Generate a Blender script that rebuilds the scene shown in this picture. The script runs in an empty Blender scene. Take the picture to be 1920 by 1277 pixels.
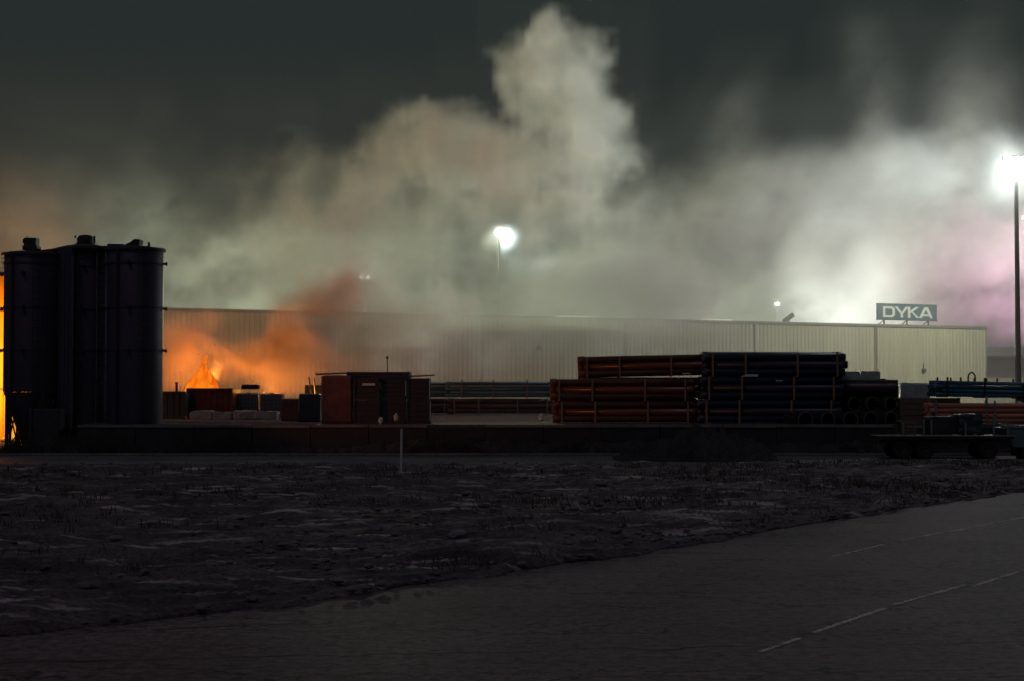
import bpy, bmesh, math, random
import numpy as np
from mathutils import Vector, Matrix
R = math.radians
S = bpy.context.scene
COL = S.collection
random.seed(7)
rng = np.random.default_rng(11)

# ------------------------------------------------------------------ camera
F = 3000.0; CX, CY, HZ = 960.0, 638.5, 735.0; CH = 2.6
PITCH = math.atan((HZ - CY) / F)
cam_d = bpy.data.cameras.new('camera'); cam = bpy.data.objects.new('camera', cam_d); COL.objects.link(cam)
cam.location = (0, 0, CH); cam.rotation_euler = (R(90) + PITCH, 0, 0)
cam_d.sensor_width = 36; cam_d.lens = 36 * F / 1920; cam_d.clip_start = .1; cam_d.clip_end = 3000
S.camera = cam
fw = Vector((0, math.cos(PITCH), math.sin(PITCH))); up = Vector((0, -math.sin(PITCH), math.cos(PITCH)))

def at(px, py, D):
    d = fw + Vector((1, 0, 0)) * ((px - CX) / F) + up * ((CY - py) / F)
    return Vector((0, 0, CH)) + d * (D / d.y)
def gnd(px, py, z=0.0):
    d = fw + Vector((1, 0, 0)) * ((px - CX) / F) + up * ((CY - py) / F)
    return Vector((0, 0, CH)) + d * ((z - CH) / d.z)

# ------------------------------------------------------------------ world, sky glow, light, exposure
W = bpy.data.worlds.new('World'); S.world = W; W.use_nodes = True
nt = W.node_tree; bg = nt.nodes['Background']
sky = nt.nodes.new('ShaderNodeTexSky'); sky.sky_type = 'NISHITA'; sky.sun_disc = False
sky.sun_elevation = R(-4); sky.sun_rotation = R(200)
mx = nt.nodes.new('ShaderNodeMixRGB'); mx.blend_type = 'ADD'; mx.inputs[0].default_value = 1
mx.inputs[2].default_value = (.24, .325, .31, 1)
nt.links.new(sky.outputs[0], mx.inputs[1]); nt.links.new(mx.outputs[0], bg.inputs[0])
bg.inputs[1].default_value = .08
S.view_settings.view_transform = 'Standard'; S.view_settings.look = 'None'
S.view_settings.exposure = 0; S.view_settings.gamma = 1
S.render.engine = 'CYCLES'
cy = S.cycles
cy.use_denoising = True
cy.volume_bounces = 2; cy.max_bounces = 6; cy.transparent_max_bounces = 16
cy.volume_step_rate = 1.0; cy.volume_max_steps = 256
cy.sample_clamp_indirect = 3; cy.sample_clamp_direct = 0
cy.light_sampling_threshold = 0.002

dim_fill_d = bpy.data.lights.new('moon', 'SUN'); dim_fill_d.energy = .10; dim_fill_d.angle = R(10); dim_fill_d.color = (1, .62, 1)  # added purple fill sun that lifts the dark foreground
moon = bpy.data.objects.new('moonlight', dim_fill_d); COL.objects.link(moon); moon.rotation_euler = (R(35), 0, R(-25))

def lamp(name, loc, power, color, radius=.25, spot=None, target=None, blend=.6):
    d = bpy.data.lights.new(name, 'SPOT' if spot else 'POINT'); d.energy = power; d.color = color
    d.shadow_soft_size = radius
    o = bpy.data.objects.new(name, d); COL.objects.link(o); o.location = loc
    if spot:
        d.spot_size = R(spot); d.spot_blend = blend
        o.rotation_euler = (Vector(target) - Vector(loc)).to_track_quat('-Z', 'Y').to_euler()
    return o

# ------------------------------------------------------------------ smoke (a baked density grid in a Volume Cube)
TAB = rng.random((32, 32, 32), dtype=np.float32)
def vnoise(x, y, z):
    xi = np.floor(x).astype(np.int32); yi = np.floor(y).astype(np.int32); zi = np.floor(z).astype(np.int32)
    fx = x - xi; fy = y - yi; fz = z - zi
    fx = fx * fx * (3 - 2 * fx); fy = fy * fy * (3 - 2 * fy); fz = fz * fz * (3 - 2 * fz)
    x0 = xi & 31; x1 = (xi + 1) & 31; y0 = yi & 31; y1 = (yi + 1) & 31; z0 = zi & 31; z1 = (zi + 1) & 31
    a = TAB[x0, y0, z0] * (1 - fx) + TAB[x1, y0, z0] * fx
    b = TAB[x0, y1, z0] * (1 - fx) + TAB[x1, y1, z0] * fx
    c = TAB[x0, y0, z1] * (1 - fx) + TAB[x1, y0, z1] * fx
    d = TAB[x0, y1, z1] * (1 - fx) + TAB[x1, y1, z1] * fx
    a = a * (1 - fy) + b * fy; c = c * (1 - fy) + d * fy
    return (a * (1 - fz) + c * fz) * 2 - 1
def fbm(x, y, z, octs, gain=.5):
    s = 0; a = 1; n = 0
    for i in range(octs):
        s = s + a * vnoise(x + 17.3 * i, y + 5.1 * i, z + 9.7 * i); n += a; a *= gain
        x = x * 2.03; y = y * 2.03; z = z * 2.03
    return s / n

def volume_grid(name, lo, hi, res, fn, mat, label):
    nx, ny, nz = res
    gx = np.linspace(lo[0], hi[0], nx, dtype=np.float32); gy = np.linspace(lo[1], hi[1], ny, dtype=np.float32)
    gz = np.linspace(lo[2], hi[2], nz, dtype=np.float32)
    X, Y, Z = np.meshgrid(gx, gy, gz, indexing='ij')
    D = fn(X, Y, Z).astype(np.float32)
    # fade out at the walls of the box
    def edge(g, a, b, w):
        return np.clip(np.minimum(g - a, b - g) / w, 0, 1)
    D *= edge(gx, lo[0], hi[0], 2)[:, None, None] * edge(gy, lo[1], hi[1], 3)[None, :, None] * np.clip((hi[2] - gz) / 3, 0, 1)[None, None, :]
    me = bpy.data.meshes.new(name); me.vertices.add(nx * ny * nz)
    co = np.empty((nx * ny * nz, 3), dtype=np.float32); co[:, 0] = X.ravel(); co[:, 1] = Y.ravel(); co[:, 2] = Z.ravel()
    me.vertices.foreach_set('co', co.ravel())
    at_ = me.attributes.new('dens', 'FLOAT', 'POINT'); at_.data.foreach_set('value', D.ravel())
    me.materials.append(mat)
    o = bpy.data.objects.new(name, me); COL.objects.link(o)
    g = bpy.data.node_groups.new(name, 'GeometryNodeTree')
    g.interface.new_socket('Geometry', in_out='INPUT', socket_type='NodeSocketGeometry')
    g.interface.new_socket('Geometry', in_out='OUTPUT', socket_type='NodeSocketGeometry')
    N = g.nodes; L = g.links
    gi = N.new('NodeGroupInput'); go = N.new('NodeGroupOutput')
    pos = N.new('GeometryNodeInputPosition')
    def vm(op, a, b):
        n = N.new('ShaderNodeVectorMath'); n.operation = op
        L.new(a, n.inputs[0]); n.inputs[1].default_value = b; return n.outputs[0]
    v = vm('SUBTRACT', pos.outputs[0], lo)
    v = vm('MULTIPLY', v, ((nx - 1) / (hi[0] - lo[0]), (ny - 1) / (hi[1] - lo[1]), (nz - 1) / (hi[2] - lo[2])))
    v = vm('ADD', v, (.5, .5, .5))
    n = N.new('ShaderNodeVectorMath'); n.operation = 'FLOOR'; L.new(v, n.inputs[0]); v = n.outputs[0]
    v = vm('MAXIMUM', v, (0, 0, 0)); v = vm('MINIMUM', v, (nx - 1, ny - 1, nz - 1))
    sp = N.new('ShaderNodeSeparateXYZ'); L.new(v, sp.inputs[0])
    def im(op, a, b):
        n = N.new('FunctionNodeIntegerMath'); n.operation = op
        for k, q in enumerate((a, b)):
            if isinstance(q, int): n.inputs[k].default_value = q
            else: L.new(q, n.inputs[k])
        return n.outputs[0]
    ix = im('MULTIPLY', sp.outputs[0], ny * nz); iy = im('MULTIPLY', sp.outputs[1], nz)
    idx = im('ADD', im('ADD', ix, iy), sp.outputs[2])
    na = N.new('GeometryNodeInputNamedAttribute'); na.data_type = 'FLOAT'; na.inputs['Name'].default_value = 'dens'
    si = N.new('GeometryNodeSampleIndex'); si.data_type = 'FLOAT'; si.domain = 'POINT'
    L.new(gi.outputs[0], si.inputs['Geometry']); L.new(na.outputs[0], si.inputs['Value']); L.new(idx, si.inputs['Index'])
    vc = N.new('GeometryNodeVolumeCube')
    L.new(si.outputs[0], vc.inputs['Density']); vc.inputs['Min'].default_value = lo; vc.inputs['Max'].default_value = hi
    vc.inputs['Resolution X'].default_value = nx; vc.inputs['Resolution Y'].default_value = ny; vc.inputs['Resolution Z'].default_value = nz
    sm = N.new('GeometryNodeSetMaterial'); sm.inputs['Material'].default_value = mat
    L.new(vc.outputs[0], sm.inputs[0]); L.new(sm.outputs[0], go.inputs[0])
    md = o.modifiers.new('smoke', 'NODES'); md.node_group = g
    o['kind'] = 'stuff'; o['label'] = label
    return o

def vol_mat(name, color, aniso, mul=1.0, step=0):
    m = bpy.data.materials.new(name); m.use_nodes = True; nt = m.node_tree; nt.nodes.clear()
    out = nt.nodes.new('ShaderNodeOutputMaterial'); p = nt.nodes.new('ShaderNodeVolumePrincipled')
    p.inputs['Color'].default_value = (*color, 1); p.inputs['Anisotropy'].default_value = aniso
    p.inputs['Density'].default_value = mul
    nt.links.new(p.outputs[0], out.inputs['Volume'])
    return m

def blobs(lst, X, Y, Z, warp=(6., .35), billow=0.):
    """soft ellipsoids: (px, py, distance, rx px, rz px, depth m, density, hardness)"""
    fr, am = warp
    w1 = fbm(X / fr, Y / fr, Z / fr, 5, .55)
    w2 = fbm(X / fr + 40, Y / fr + 11, Z / fr + 7, 3)
    if billow:
        Xb = X + 1.2 * w2; Zb = Z + 1.2 * w1
        w1 = w1 * .75 + billow * (.9 * np.abs(vnoise(Xb / 3.4, Y / 3.4, Zb / 3.4)) + .55 * np.abs(vnoise(Xb / 1.7 + 9, Y / 1.7, Zb / 1.7)) + .33 * np.abs(vnoise(Xb / .9 + 3, Y / .9 + 5, Zb / .9)) - .34)
    out = np.zeros_like(X)
    for px, py, D, rx, rz, ry, de, hard in lst:
        c = at(px, py, D); s = F / D
        q = np.sqrt(((X - c.x + w2 * 1.6) / (rx / s)) ** 2 + ((Y - c.y) / ry) ** 2 + ((Z - c.z) / (rz / s)) ** 2)
        t = np.clip((1.0 - q - am * 1.6 * w1) * hard, 0, 1)
        out = np.maximum(out, 0) + de * t * t * (3 - 2 * t)
    return out, w1

PLUME = [
 (1045, 120, 112, 90, 95, 4.5, .24, 3), (1090, 200, 112, 85, 95, 5, .24, 3), (1000, 190, 112, 90, 95, 5, .22, 2.6), (1030, 60, 112, 50, 45, 4, .25, 2.5),
 (1090, 300, 112, 80, 120, 6, .18, 2.6), (970, 300, 112, 120, 95, 6, .20, 2.2), (850, 290, 114, 120, 105, 6, .17, 2.2),
 (735, 280, 114, 115, 100, 6, .15, 2.2), (610, 350, 114, 190, 100, 7, .07, 1.3), (430, 400, 114, 260, 150, 7, .030, 1), (180, 430, 114, 300, 200, 7, .018, 1),
 (950, 430, 116, 330, 150, 9, .06, 1.2), (650, 450, 116, 330, 150, 9, .05, 1.1),
 (720, 600, 108, 160, 140, 7, .24, 1.3), (850, 600, 114, 130, 150, 8, .11, 1.2), (800, 520, 112, 260, 110, 8, .05, 1.1),
 (480, 520, 122, 240, 100, 7, .03, 1), (1020, 370, 113, 200, 130, 7, .09, 1.4), (830, 380, 113, 190, 120, 7, .08, 1.3), (620, 430, 114, 220, 120, 7, .06, 1.1), (1110, 200, 112.5, 75, 120, 4, .18, 2), (985, 120, 112, 75, 75, 4, .22, 2), (1115, 130, 112, 65, 80, 4, .20, 2), (1130, 260, 112, 65, 110, 4, .16, 2), (1180, 470, 122, 160, 110, 8, .03, 1),
]
BAND = [
 (1250, 520, 125, 330, 130, 12, .045, 1.1), (1440, 430, 128, 260, 190, 12, .05, 1.2), (1640, 420, 128, 260, 190, 13, .06, 1.2),
 (1850, 410, 128, 260, 190, 14, .05, 1.2), (1500, 560, 184, 700, 140, 10, .07, 1), (1280, 560, 136, 300, 100, 10, .03, 1), (1100, 560, 130, 330, 110, 12, .03, 1),
 (1380, 240, 128, 90, 160, 6, .016, 1), (1640, 200, 128, 80, 180, 6, .016, 1), (1850, 200, 128, 120, 180, 6, .012, 1),
 (1420, 640, 135, 300, 80, 12, .012, 1), (1750, 530, 186, 340, 180, 10, .08, 1), (1700, 450, 134, 300, 110, 12, .06, 1),
 (1230, 540, 134, 220, 110, 12, .04, 1), (1820, 600, 184, 240, 160, 9, .07, 1),
 (430, 540, 155, 320, 140, 12, .06, 1.1), (200, 480, 150, 300, 190, 12, .03, 1), (20, 420, 96, 200, 150, 6, .03, 1), (1330, 400, 128, 190, 120, 9, .035, 1), (1500, 330, 128, 150, 90, 8, .025, 1), (900, 645, 126, 420, 90, 8, .035, 1), (1150, 400, 130, 160, 140, 9, .03, 1),
 (1890, 330, 113, 110, 110, 4, .015, 1.1), (950, 447, 187, 60, 46, 4, .06, 1.3), (1010, 490, 188, 120, 80, 6, .04, 1),
]
def smoke_fn(X, Y, Z):
    a, w = blobs(PLUME, X, Y, Z, (5.5, .55), .75)
    b, _ = blobs(BAND, X, Y, Z, (9., .55))
    wx = fbm(X / 9 + 70, Y / 9, Z / 9 + 2, 3); ca, sa = math.cos(R(24)), math.sin(R(24))
    U = X * ca + Z * sa + 4 * wx; V = -X * sa + Z * ca + 3.5 * w
    st = fbm(U / 15 + 3, Y / 12, V / 4.6 + 5, 6, .62)
    b *= np.clip(1 + 3.2 * st, .06, 4)
    a *= np.clip(1 + 1.9 * st, .4, 3)
    base = .0014 * np.clip(1 - (Z - 4) / 60, 0, 1)
    return a + b + base
def dirty_fn(X, Y, Z):
    a, w = blobs([(600, 565, 101, 95, 75, 4.5, .36, 1.25), (665, 585, 103, 120, 100, 4, .18, 1.0), (560, 560, 100, 60, 50, 4, .22, 1.2), (525, 600, 99, 70, 60, 3.5, .22, 1.2), (740, 600, 104, 150, 120, 4, .17, 1.1), (540, 630, 99, 80, 50, 4, .40, 1.6),
                  (450, 670, 97, 140, 62, 3.5, .7, 1.4), (350, 650, 96, 80, 85, 3, .8, 1.5), (560, 650, 99, 90, 70, 3.5, .4, 1.3), (390, 600, 97, 50, 40, 3, .25, 1.6),
                  (520, 690, 97, 160, 55, 4, .35, 1.1), (350, 700, 95, 70, 50, 3, .35, 1.1), (620, 690, 99, 110, 60, 4, .2, 1),
                  (408, 700, 90.0, 12, 30, .8, .35, 2)], X, Y, Z, (2.8, .6), .7)
    return a
smoke_white = vol_mat('pale smoke', (.955, .945, .875), .2)
smoke_dark = vol_mat('dirty smoke', (.60, .50, .44), .1)
volume_grid('smoke', (-48, 84, .5), (66, 198, 50), (300, 138, 130), smoke_fn, smoke_white, 'pale smoke drifting over the warehouse')
volume_grid('fire_smoke', (-26, 84, .5), (1, 110, 15), (134, 87, 72), dirty_fn, smoke_dark, 'dirty brown smoke rising from the fire')

L1 = at(1903, 305, 110)
lamp('mast_floodlight', L1, 66000, (.86, .98, 1), .3, 165, (-10, 190, 4), .35)
lamp('mast_floodlight_front', L1 + Vector((-.1, -.4, .15)), 4000, (.93, 1, 1), .15)
L2 = at(937, 437, 186)
lamp('centre_mast_floodlight', L2 + Vector((.1, -.3, .1)), 1500, (.88, .97, 1), .12)
lamp('centre_mast_floodlight_back', L2 + Vector((.1, .3, .1)), 16000, (.74, .95, 1), .12, 150, (30, 200, 8), .5)
lamp('left_far_mast_light', at(684, 517, 205) + Vector((0, .5, 0)), 170000, (.88, 1, .68), .05)
lamp('right_far_mast_light', at(1457, 569, 235) + Vector((0, .5, 0)), 420000, (.94, 1, .98), .05)
lamp('yard_lamp_behind_warehouse', at(430, 640, 156), 60000, (.95, 1, .48), .5)
lamp('pink_lamp', at(1965, 430, 181), 17000, (1, .50, .84), .2)
lamp('right_mast_light', at(1950, 428, 150), 16000, (1, 1, .80), .2)  # added lamp out of view, brightens the warehouse facade
lamp('fire_light', at(385, 747, 90), 9000, (1, .24, .022), .6)
lamp('fire_beyond_left_edge', at(-260, 690, 58), 1900, (1, .28, .06), .3, 24, at(1060, 705, 70), .7)
lamp('fire_light_behind_totes', at(500, 747, 92), 2600, (1, .38, .07), .6)
lamp('fire_light_beyond_shed', at(-140, 560, 92), 7500, (1, .42, .12), .6)

# ------------------------------------------------------------------ materials
def mat(name, col, rough=.6, var=.35, scale=3., metal=0, bump=0, emit=None, es=1, spec=.5, col2=None, stretch=(1, 1, 1), coat=0, trans=0):
    m = bpy.data.materials.new(name); m.use_nodes = True; n = m.node_tree; b = n.nodes['Principled BSDF']
    tc = n.nodes.new('ShaderNodeTexCoord'); mp = n.nodes.new('ShaderNodeMapping'); mp.inputs['Scale'].default_value = stretch
    n.links.new(tc.outputs['Object'], mp.inputs[0])
    nz = n.nodes.new('ShaderNodeTexNoise'); nz.inputs['Scale'].default_value = scale; nz.inputs['Detail'].default_value = 8
    nz.inputs['Roughness'].default_value = .65
    n.links.new(mp.outputs[0], nz.inputs['Vector'])
    cr = n.nodes.new('ShaderNodeValToRGB'); cr.color_ramp.elements[0].position = .3; cr.color_ramp.elements[1].position = .7
    c2 = col2 or tuple(c * (1 - var) for c in col)
    cr.color_ramp.elements[0].color = (*c2, 1); cr.color_ramp.elements[1].color = (*col, 1)
    n.links.new(nz.outputs[0], cr.inputs[0]); n.links.new(cr.outputs[0], b.inputs['Base Color'])
    b.inputs['Roughness'].default_value = rough; b.inputs['Metallic'].default_value = metal
    b.inputs['Specular IOR Level'].default_value = spec; b.inputs['Coat Weight'].default_value = coat
    b.inputs['Transmission Weight'].default_value = trans
    if bump:
        bp = n.nodes.new('ShaderNodeBump'); bp.inputs['Strength'].default_value = bump; bp.inputs['Distance'].default_value = .05
        n.links.new(nz.outputs[0], bp.inputs['Height']); n.links.new(bp.outputs[0], b.inputs['Normal'])
    if emit:
        b.inputs['Emission Color'].default_value = (*emit, 1); b.inputs['Emission Strength'].default_value = es
    return m
def streak_mat(name, col, col2, rough, scale, stretch, bump=.2, metal=0):
    return mat(name, col, rough, 0, scale, metal, bump, col2=col2, stretch=stretch)
M = dict(
 cladding=streak_mat('warehouse cladding', (.37, .355, .25), (.28, .27, .185), .55, .5, (1, 1, .12)),
 roofing=mat('roof sheet', (.16, .17, .16), .6, .4, .6),
 trim=mat('eaves trim', (.20, .21, .18), .5, .3, 2),
 rooflight=mat('roof light strip', (.7, .72, .6), .4, .1, 2, emit=(1, 1, .72), es=.6),
 silo=streak_mat('silo steel', (.095, .085, .13), (.055, .05, .08), .55, 1.2, (1, 1, .15), .1, .2),
 darksteel=mat('dark steel', (.05, .05, .06), .5, .4, 4, .3),
 steel=mat('galvanised steel', (.38, .4, .4), .4, .3, 6, .7),
 mast=mat('mast steel', (.13, .14, .12), .5, .3, 4, .4),
 brown=streak_mat('orange brown pipe', (.19, .085, .062), (.11, .05, .04), .24, 2, (.2, 1, 1), .05),
 dimbrown=streak_mat('dull brown pipe', (.10, .055, .045), (.06, .035, .03), .5, 2, (.2, 1, 1), .05),
 brick=streak_mat('light brown pipe', (.66, .31, .21), (.48, .2, .13), .4, 2, (.2, 1, 1), .05),  # brown pipe lightened in colour to stand for light from front right
 dark=streak_mat('anthracite pipe', (.030, .046, .085), (.02, .03, .052), .4, 2, (.2, 1, 1), .05),
 black=streak_mat('black pipe', (.03, .03, .032), (.015, .015, .017), .38, 2, (.2, 1, 1), .05),
 blue=streak_mat('blue pipe', (.04, .20, .30), (.03, .13, .20), .35, 2, (.2, 1, 1), .05),
 teal=streak_mat('grey green pipe', (.13, .22, .25), (.08, .14, .16), .4, 2, (.2, 1, 1), .05),
 wood=streak_mat('batten wood', (.34, .24, .15), (.2, .14, .09), .7, 5, (1, 1, .2), .2),
 greywood=streak_mat('weathered wood', (.22, .17, .13), (.12, .09, .07), .8, 5, (.2, 1, 1), .3),
 redbox=mat('rust red steel', (.36, .09, .05), .6, .5, 3, .2, .1),
 darkbox=mat('dark painted steel', (.06, .062, .075), .6, .4, 3, .2, .1),
 tarp=mat('dark tarpaulin', (.05, .055, .07), .45, .4, 2, 0, .5),
 redtarp=mat('red brown tarpaulin', (.22, .085, .07), .6, .4, 2, 0, .5),
 film=mat('clear wrapping film', (.55, .68, .64), .18, .4, 5, 0, .6, coat=.5),
 darkfilm=mat('dark glossy wrapping film', (.03, .05, .07), .1, .4, 5, 0, .5, coat=1),
 white=mat('white label', (.75, .75, .72), .6, .1, 3),
 bag=mat('grey woven bag', (.42, .40, .41), .8, .3, 5, 0, .3),
 plastic=mat('tote plastic', (.16, .17, .18), .4, .3, 4),
 concrete=mat('dark concrete', (.05, .05, .055), .85, .5, 1.2, 0, .2),
 coping=mat('coping concrete', (.24, .24, .25), .8, .6, .8, 0, .2),
 rubber=mat('tyre rubber', (.02, .02, .02), .8, .3, 6),
 signblue=mat('blue grey sign face', (.085, .14, .165), .5, .15, 2),
 signwhite=mat('white sign lettering', (.58, .60, .56), .5, .06, 2),
 amber=mat('yellow painted cladding', (.80, .34, .03), .6, .35, .7, 0, .1),  # amber of the firelight put into the colour of a pale wall
 lamp=mat('lit floodlight glass', (1, 1, 1), .3, 0, 1, emit=(.95, 1, .97), es=60),
 lampfar=mat('lit lamp glass', (1, 1, 1), .3, 0, 1, emit=(1, 1, .94), es=14),
 lamppink=mat('lit pinkish lamp glass', (1, 1, 1), .3, 0, 1, emit=(1, .82, 1), es=25),
 grass=mat('dry dark grass', (.16, .14, .11), .8, .5, 4),
)

# ------------------------------------------------------------------ mesh helpers
def add_box(bm, lo, hi, rot=None):
    c = [(lo[i] + hi[i]) / 2 for i in range(3)]; d = [abs(hi[i] - lo[i]) for i in range(3)]
    m = Matrix.Translation(c) @ (rot or Matrix.Identity(4)) @ Matrix.Diagonal((*d, 1))
    return bmesh.ops.create_cube(bm, size=1, matrix=m)['verts']
def add_bar(bm, p, q, r, seg=8, r2=None):
    p = Vector(p); q = Vector(q); d = q - p
    m = Matrix.Translation((p + q) / 2) @ d.to_track_quat('Z', 'Y').to_matrix().to_4x4()
    bmesh.ops.create_cone(bm, cap_ends=True, segments=seg, radius1=r, radius2=r if r2 is None else r2, depth=d.length, matrix=m)
def add_lathe(bm, prof, seg=28, c=(0, 0, 0), axis='Z'):
    rings = []
    for r, h in prof:
        ring = []
        for k in range(seg):
            a = 2 * math.pi * k / seg; u, v = r * math.cos(a), r * math.sin(a)
            p = (u, v, h) if axis == 'Z' else (h, u, v)
            ring.append(bm.verts.new((p[0] + c[0], p[1] + c[1], p[2] + c[2])))
        rings.append(ring)
    for a, b in zip(rings, rings[1:]):
        for k in range(seg):
            bm.faces.new((a[k], a[(k + 1) % seg], b[(k + 1) % seg], b[k]))
    return rings
def add_prism(bm, pts, y0, y1):
    """polygon in x,z extruded along y"""
    a = [bm.verts.new((x, y0, z)) for x, z in pts]; b = [bm.verts.new((x, y1, z)) for x, z in pts]
    bm.faces.new(a); bm.faces.new(b[::-1])
    for k in range(len(pts)):
        j = (k + 1) % len(pts); bm.faces.new((a[k], b[k], b[j], a[j]))
def obj(name, bm, m, parent=None, smooth=False, bevel=0, loc=None, rotz=0):
    bmesh.ops.recalc_face_normals(bm, faces=bm.faces)
    me = bpy.data.meshes.new(name); bm.to_mesh(me); bm.free(); me.materials.append(M[m] if isinstance(m, str) else m)
    if smooth:
        for p in me.polygons: p.use_smooth = True
        me.update()
    o = bpy.data.objects.new(name, me); COL.objects.link(o)
    if parent: o.parent = parent
    if loc is not None: o.location = loc
    o.rotation_euler.z = rotz
    if bevel:
        md = o.modifiers.new('bevel', 'BEVEL'); md.width = bevel; md.segments = 2; md.limit_method = 'ANGLE'
    if smooth:
        md = o.modifiers.new('edges', 'EDGE_SPLIT'); md.split_angle = R(40)
    return o
def tag(o, label, cat, group=None):
    o['label'] = label; o['category'] = cat
    if group: o['group'] = group
    return o
def thing(name, label, cat, loc=(0, 0, 0), rotz=0, group=None):
    o = bpy.data.objects.new(name, None); COL.objects.link(o); o.location = loc; o.rotation_euler = (0, 0, rotz)
    o.empty_display_size = .2
    return tag(o, label, cat, group)
def dup(root, loc, rotz=0, label=None, group=None, tilt=0):
    r = root.copy(); COL.objects.link(r); r.location = loc; r.rotation_euler = (0, tilt, rotz)
    if label: r['label'] = label
    if group: r['group'] = group
    for ch in list(root.children):
        c = ch.copy(); COL.objects.link(c); c.parent = r
        for gch in list(ch.children):
            d = gch.copy(); COL.objects.link(d); d.parent = c
    return r
BM = bmesh.new
def jitter(bm, amt, fr=2., seed=0):
    for v in bm.verts:
        p = v.co
        n = (math.sin(p.x * fr * 2.1 + seed) * math.cos(p.z * fr * 3.3 + seed) + math.sin(p.y * fr * 2.7 + p.z * fr * 1.3 + seed * 2)) * .5
        v.co = p + p.normalized() * n * amt
YZ = 1.24                                   # level of the storage yard

# ------------------------------------------------------------------ ground, field, lot, road, yard
def sheet(name, pts, z, m, kind='structure'):
    bm = BM(); bm.faces.new([bm.verts.new((x, y, z)) for x, y in pts]); o = obj(name, bm, m); o['kind'] = kind; return o
def ground_mat(name, ca, cb, sc, extra=None, rough=.9, cracks=False, bump=.5):
    m = bpy.data.materials.new(name); m.use_nodes = True; n = m.node_tree; b = n.nodes['Principled BSDF']
    tc = n.nodes.new('ShaderNodeTexCoord')
    def noise(s, det=8, stretch=(1, 1, 1), r=.6):
        mp = n.nodes.new('ShaderNodeMapping'); mp.inputs['Scale'].default_value = stretch; n.links.new(tc.outputs['Object'], mp.inputs[0])
        q = n.nodes.new('ShaderNodeTexNoise'); q.inputs['Scale'].default_value = s; q.inputs['Detail'].default_value = det
        q.inputs['Roughness'].default_value = r; n.links.new(mp.outputs[0], q.inputs['Vector']); return q.outputs[0]
    def ramp(v, a, c, p=.35, q=.7):
        r_ = n.nodes.new('ShaderNodeValToRGB'); r_.color_ramp.elements[0].position = p; r_.color_ramp.elements[1].position = q
        r_.color_ramp.elements[0].color = (*a, 1); r_.color_ramp.elements[1].color = (*c, 1); n.links.new(v, r_.inputs[0]); return r_.outputs[0]
    def mix(f, a, c, mode='MIX'):
        x = n.nodes.new('ShaderNodeMixRGB'); x.blend_type = mode
        if isinstance(f, (int, float)): x.inputs[0].default_value = f
        else: n.links.new(f, x.inputs[0])
        for k, w in ((1, a), (2, c)):
            if isinstance(w, tuple): x.inputs[k].default_value = (*w, 1)
            else: n.links.new(w, x.inputs[k])
        return x.outputs[0]
    big = noise(sc); fine = noise(sc * 30, 4, r=.8)
    c = ramp(big, ca, cb)
    c = mix(.8, c, ramp(fine, (.15, .15, .15), (2.1, 2.1, 2.1), .34, .66), 'MULTIPLY')
    if extra:
        c = mix(ramp(noise(extra[1], 6, extra[2]), (0, 0, 0), (1, 1, 1), extra[3], extra[3] + .12), c, extra[0])
    h = fine
    if cracks:
        mp = n.nodes.new('ShaderNodeMapping'); mp.inputs['Scale'].default_value = (.035, .30, 1); mp.inputs['Rotation'].default_value = (0, 0, R(3))
        wz = n.nodes.new('ShaderNodeTexNoise'); wz.inputs['Scale'].default_value = .8; wz.inputs['Detail'].default_value = 6
        n.links.new(tc.outputs['Object'], wz.inputs['Vector'])
        av = n.nodes.new('ShaderNodeMixRGB'); av.blend_type = 'ADD'; av.inputs[0].default_value = .9
        n.links.new(tc.outputs['Object'], av.inputs[1]); n.links.new(wz.outputs['Color'], av.inputs[2]); n.links.new(av.outputs[0], mp.inputs[0])
        vo = n.nodes.new('ShaderNodeTexVoronoi'); vo.feature = 'DISTANCE_TO_EDGE'; vo.inputs['Scale'].default_value = 2.2; n.links.new(mp.outputs[0], vo.inputs['Vector'])
        c = mix(ramp(vo.outputs[0], (0, 0, 0), (1, 1, 1), .004, .016), (.012, .012, .012), c)
    n.links.new(c, b.inputs['Base Color']); b.inputs['Roughness'].default_value = rough
    bp = n.nodes.new('ShaderNodeBump'); bp.inputs['Strength'].default_value = bump; bp.inputs['Distance'].default_value = .03
    n.links.new(h, bp.inputs['Height']); n.links.new(bp.outputs[0], b.inputs['Normal'])
    return m
M['earth'] = ground_mat('bare earth', (.05, .040, .044), (.15, .125, .13), .35, ((.62, .56, .58), 1.1, (.40, 1.8, 1), .56))
M['asphalt'] = ground_mat('old asphalt', (.105, .076, .088), (.185, .138, .155), .22, ((.062, .048, .054), .5, (.3, 1.2, 1), .60), .75, True, .35)
M['roadasphalt'] = ground_mat('road asphalt', (.10, .11, .11), (.2, .21, .21), .3, None, .8)
M['yardslab'] = ground_mat('yard concrete', (.045, .047, .052), (.10, .10, .108), .2, ((.16, .16, .165), .5, (.3, 1, 1), .6), .85)
M['paint'] = ground_mat('worn road paint', (.50, .48, .47), (.88, .86, .82), 1.2, ((.16, .15, .15), 2.2, (1, 1, 1), .5), .7)
o = sheet('ground', [(-1500, -60), (1500, -60), (1500, 1500), (-1500, 1500)], -.03, 'earth')
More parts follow.
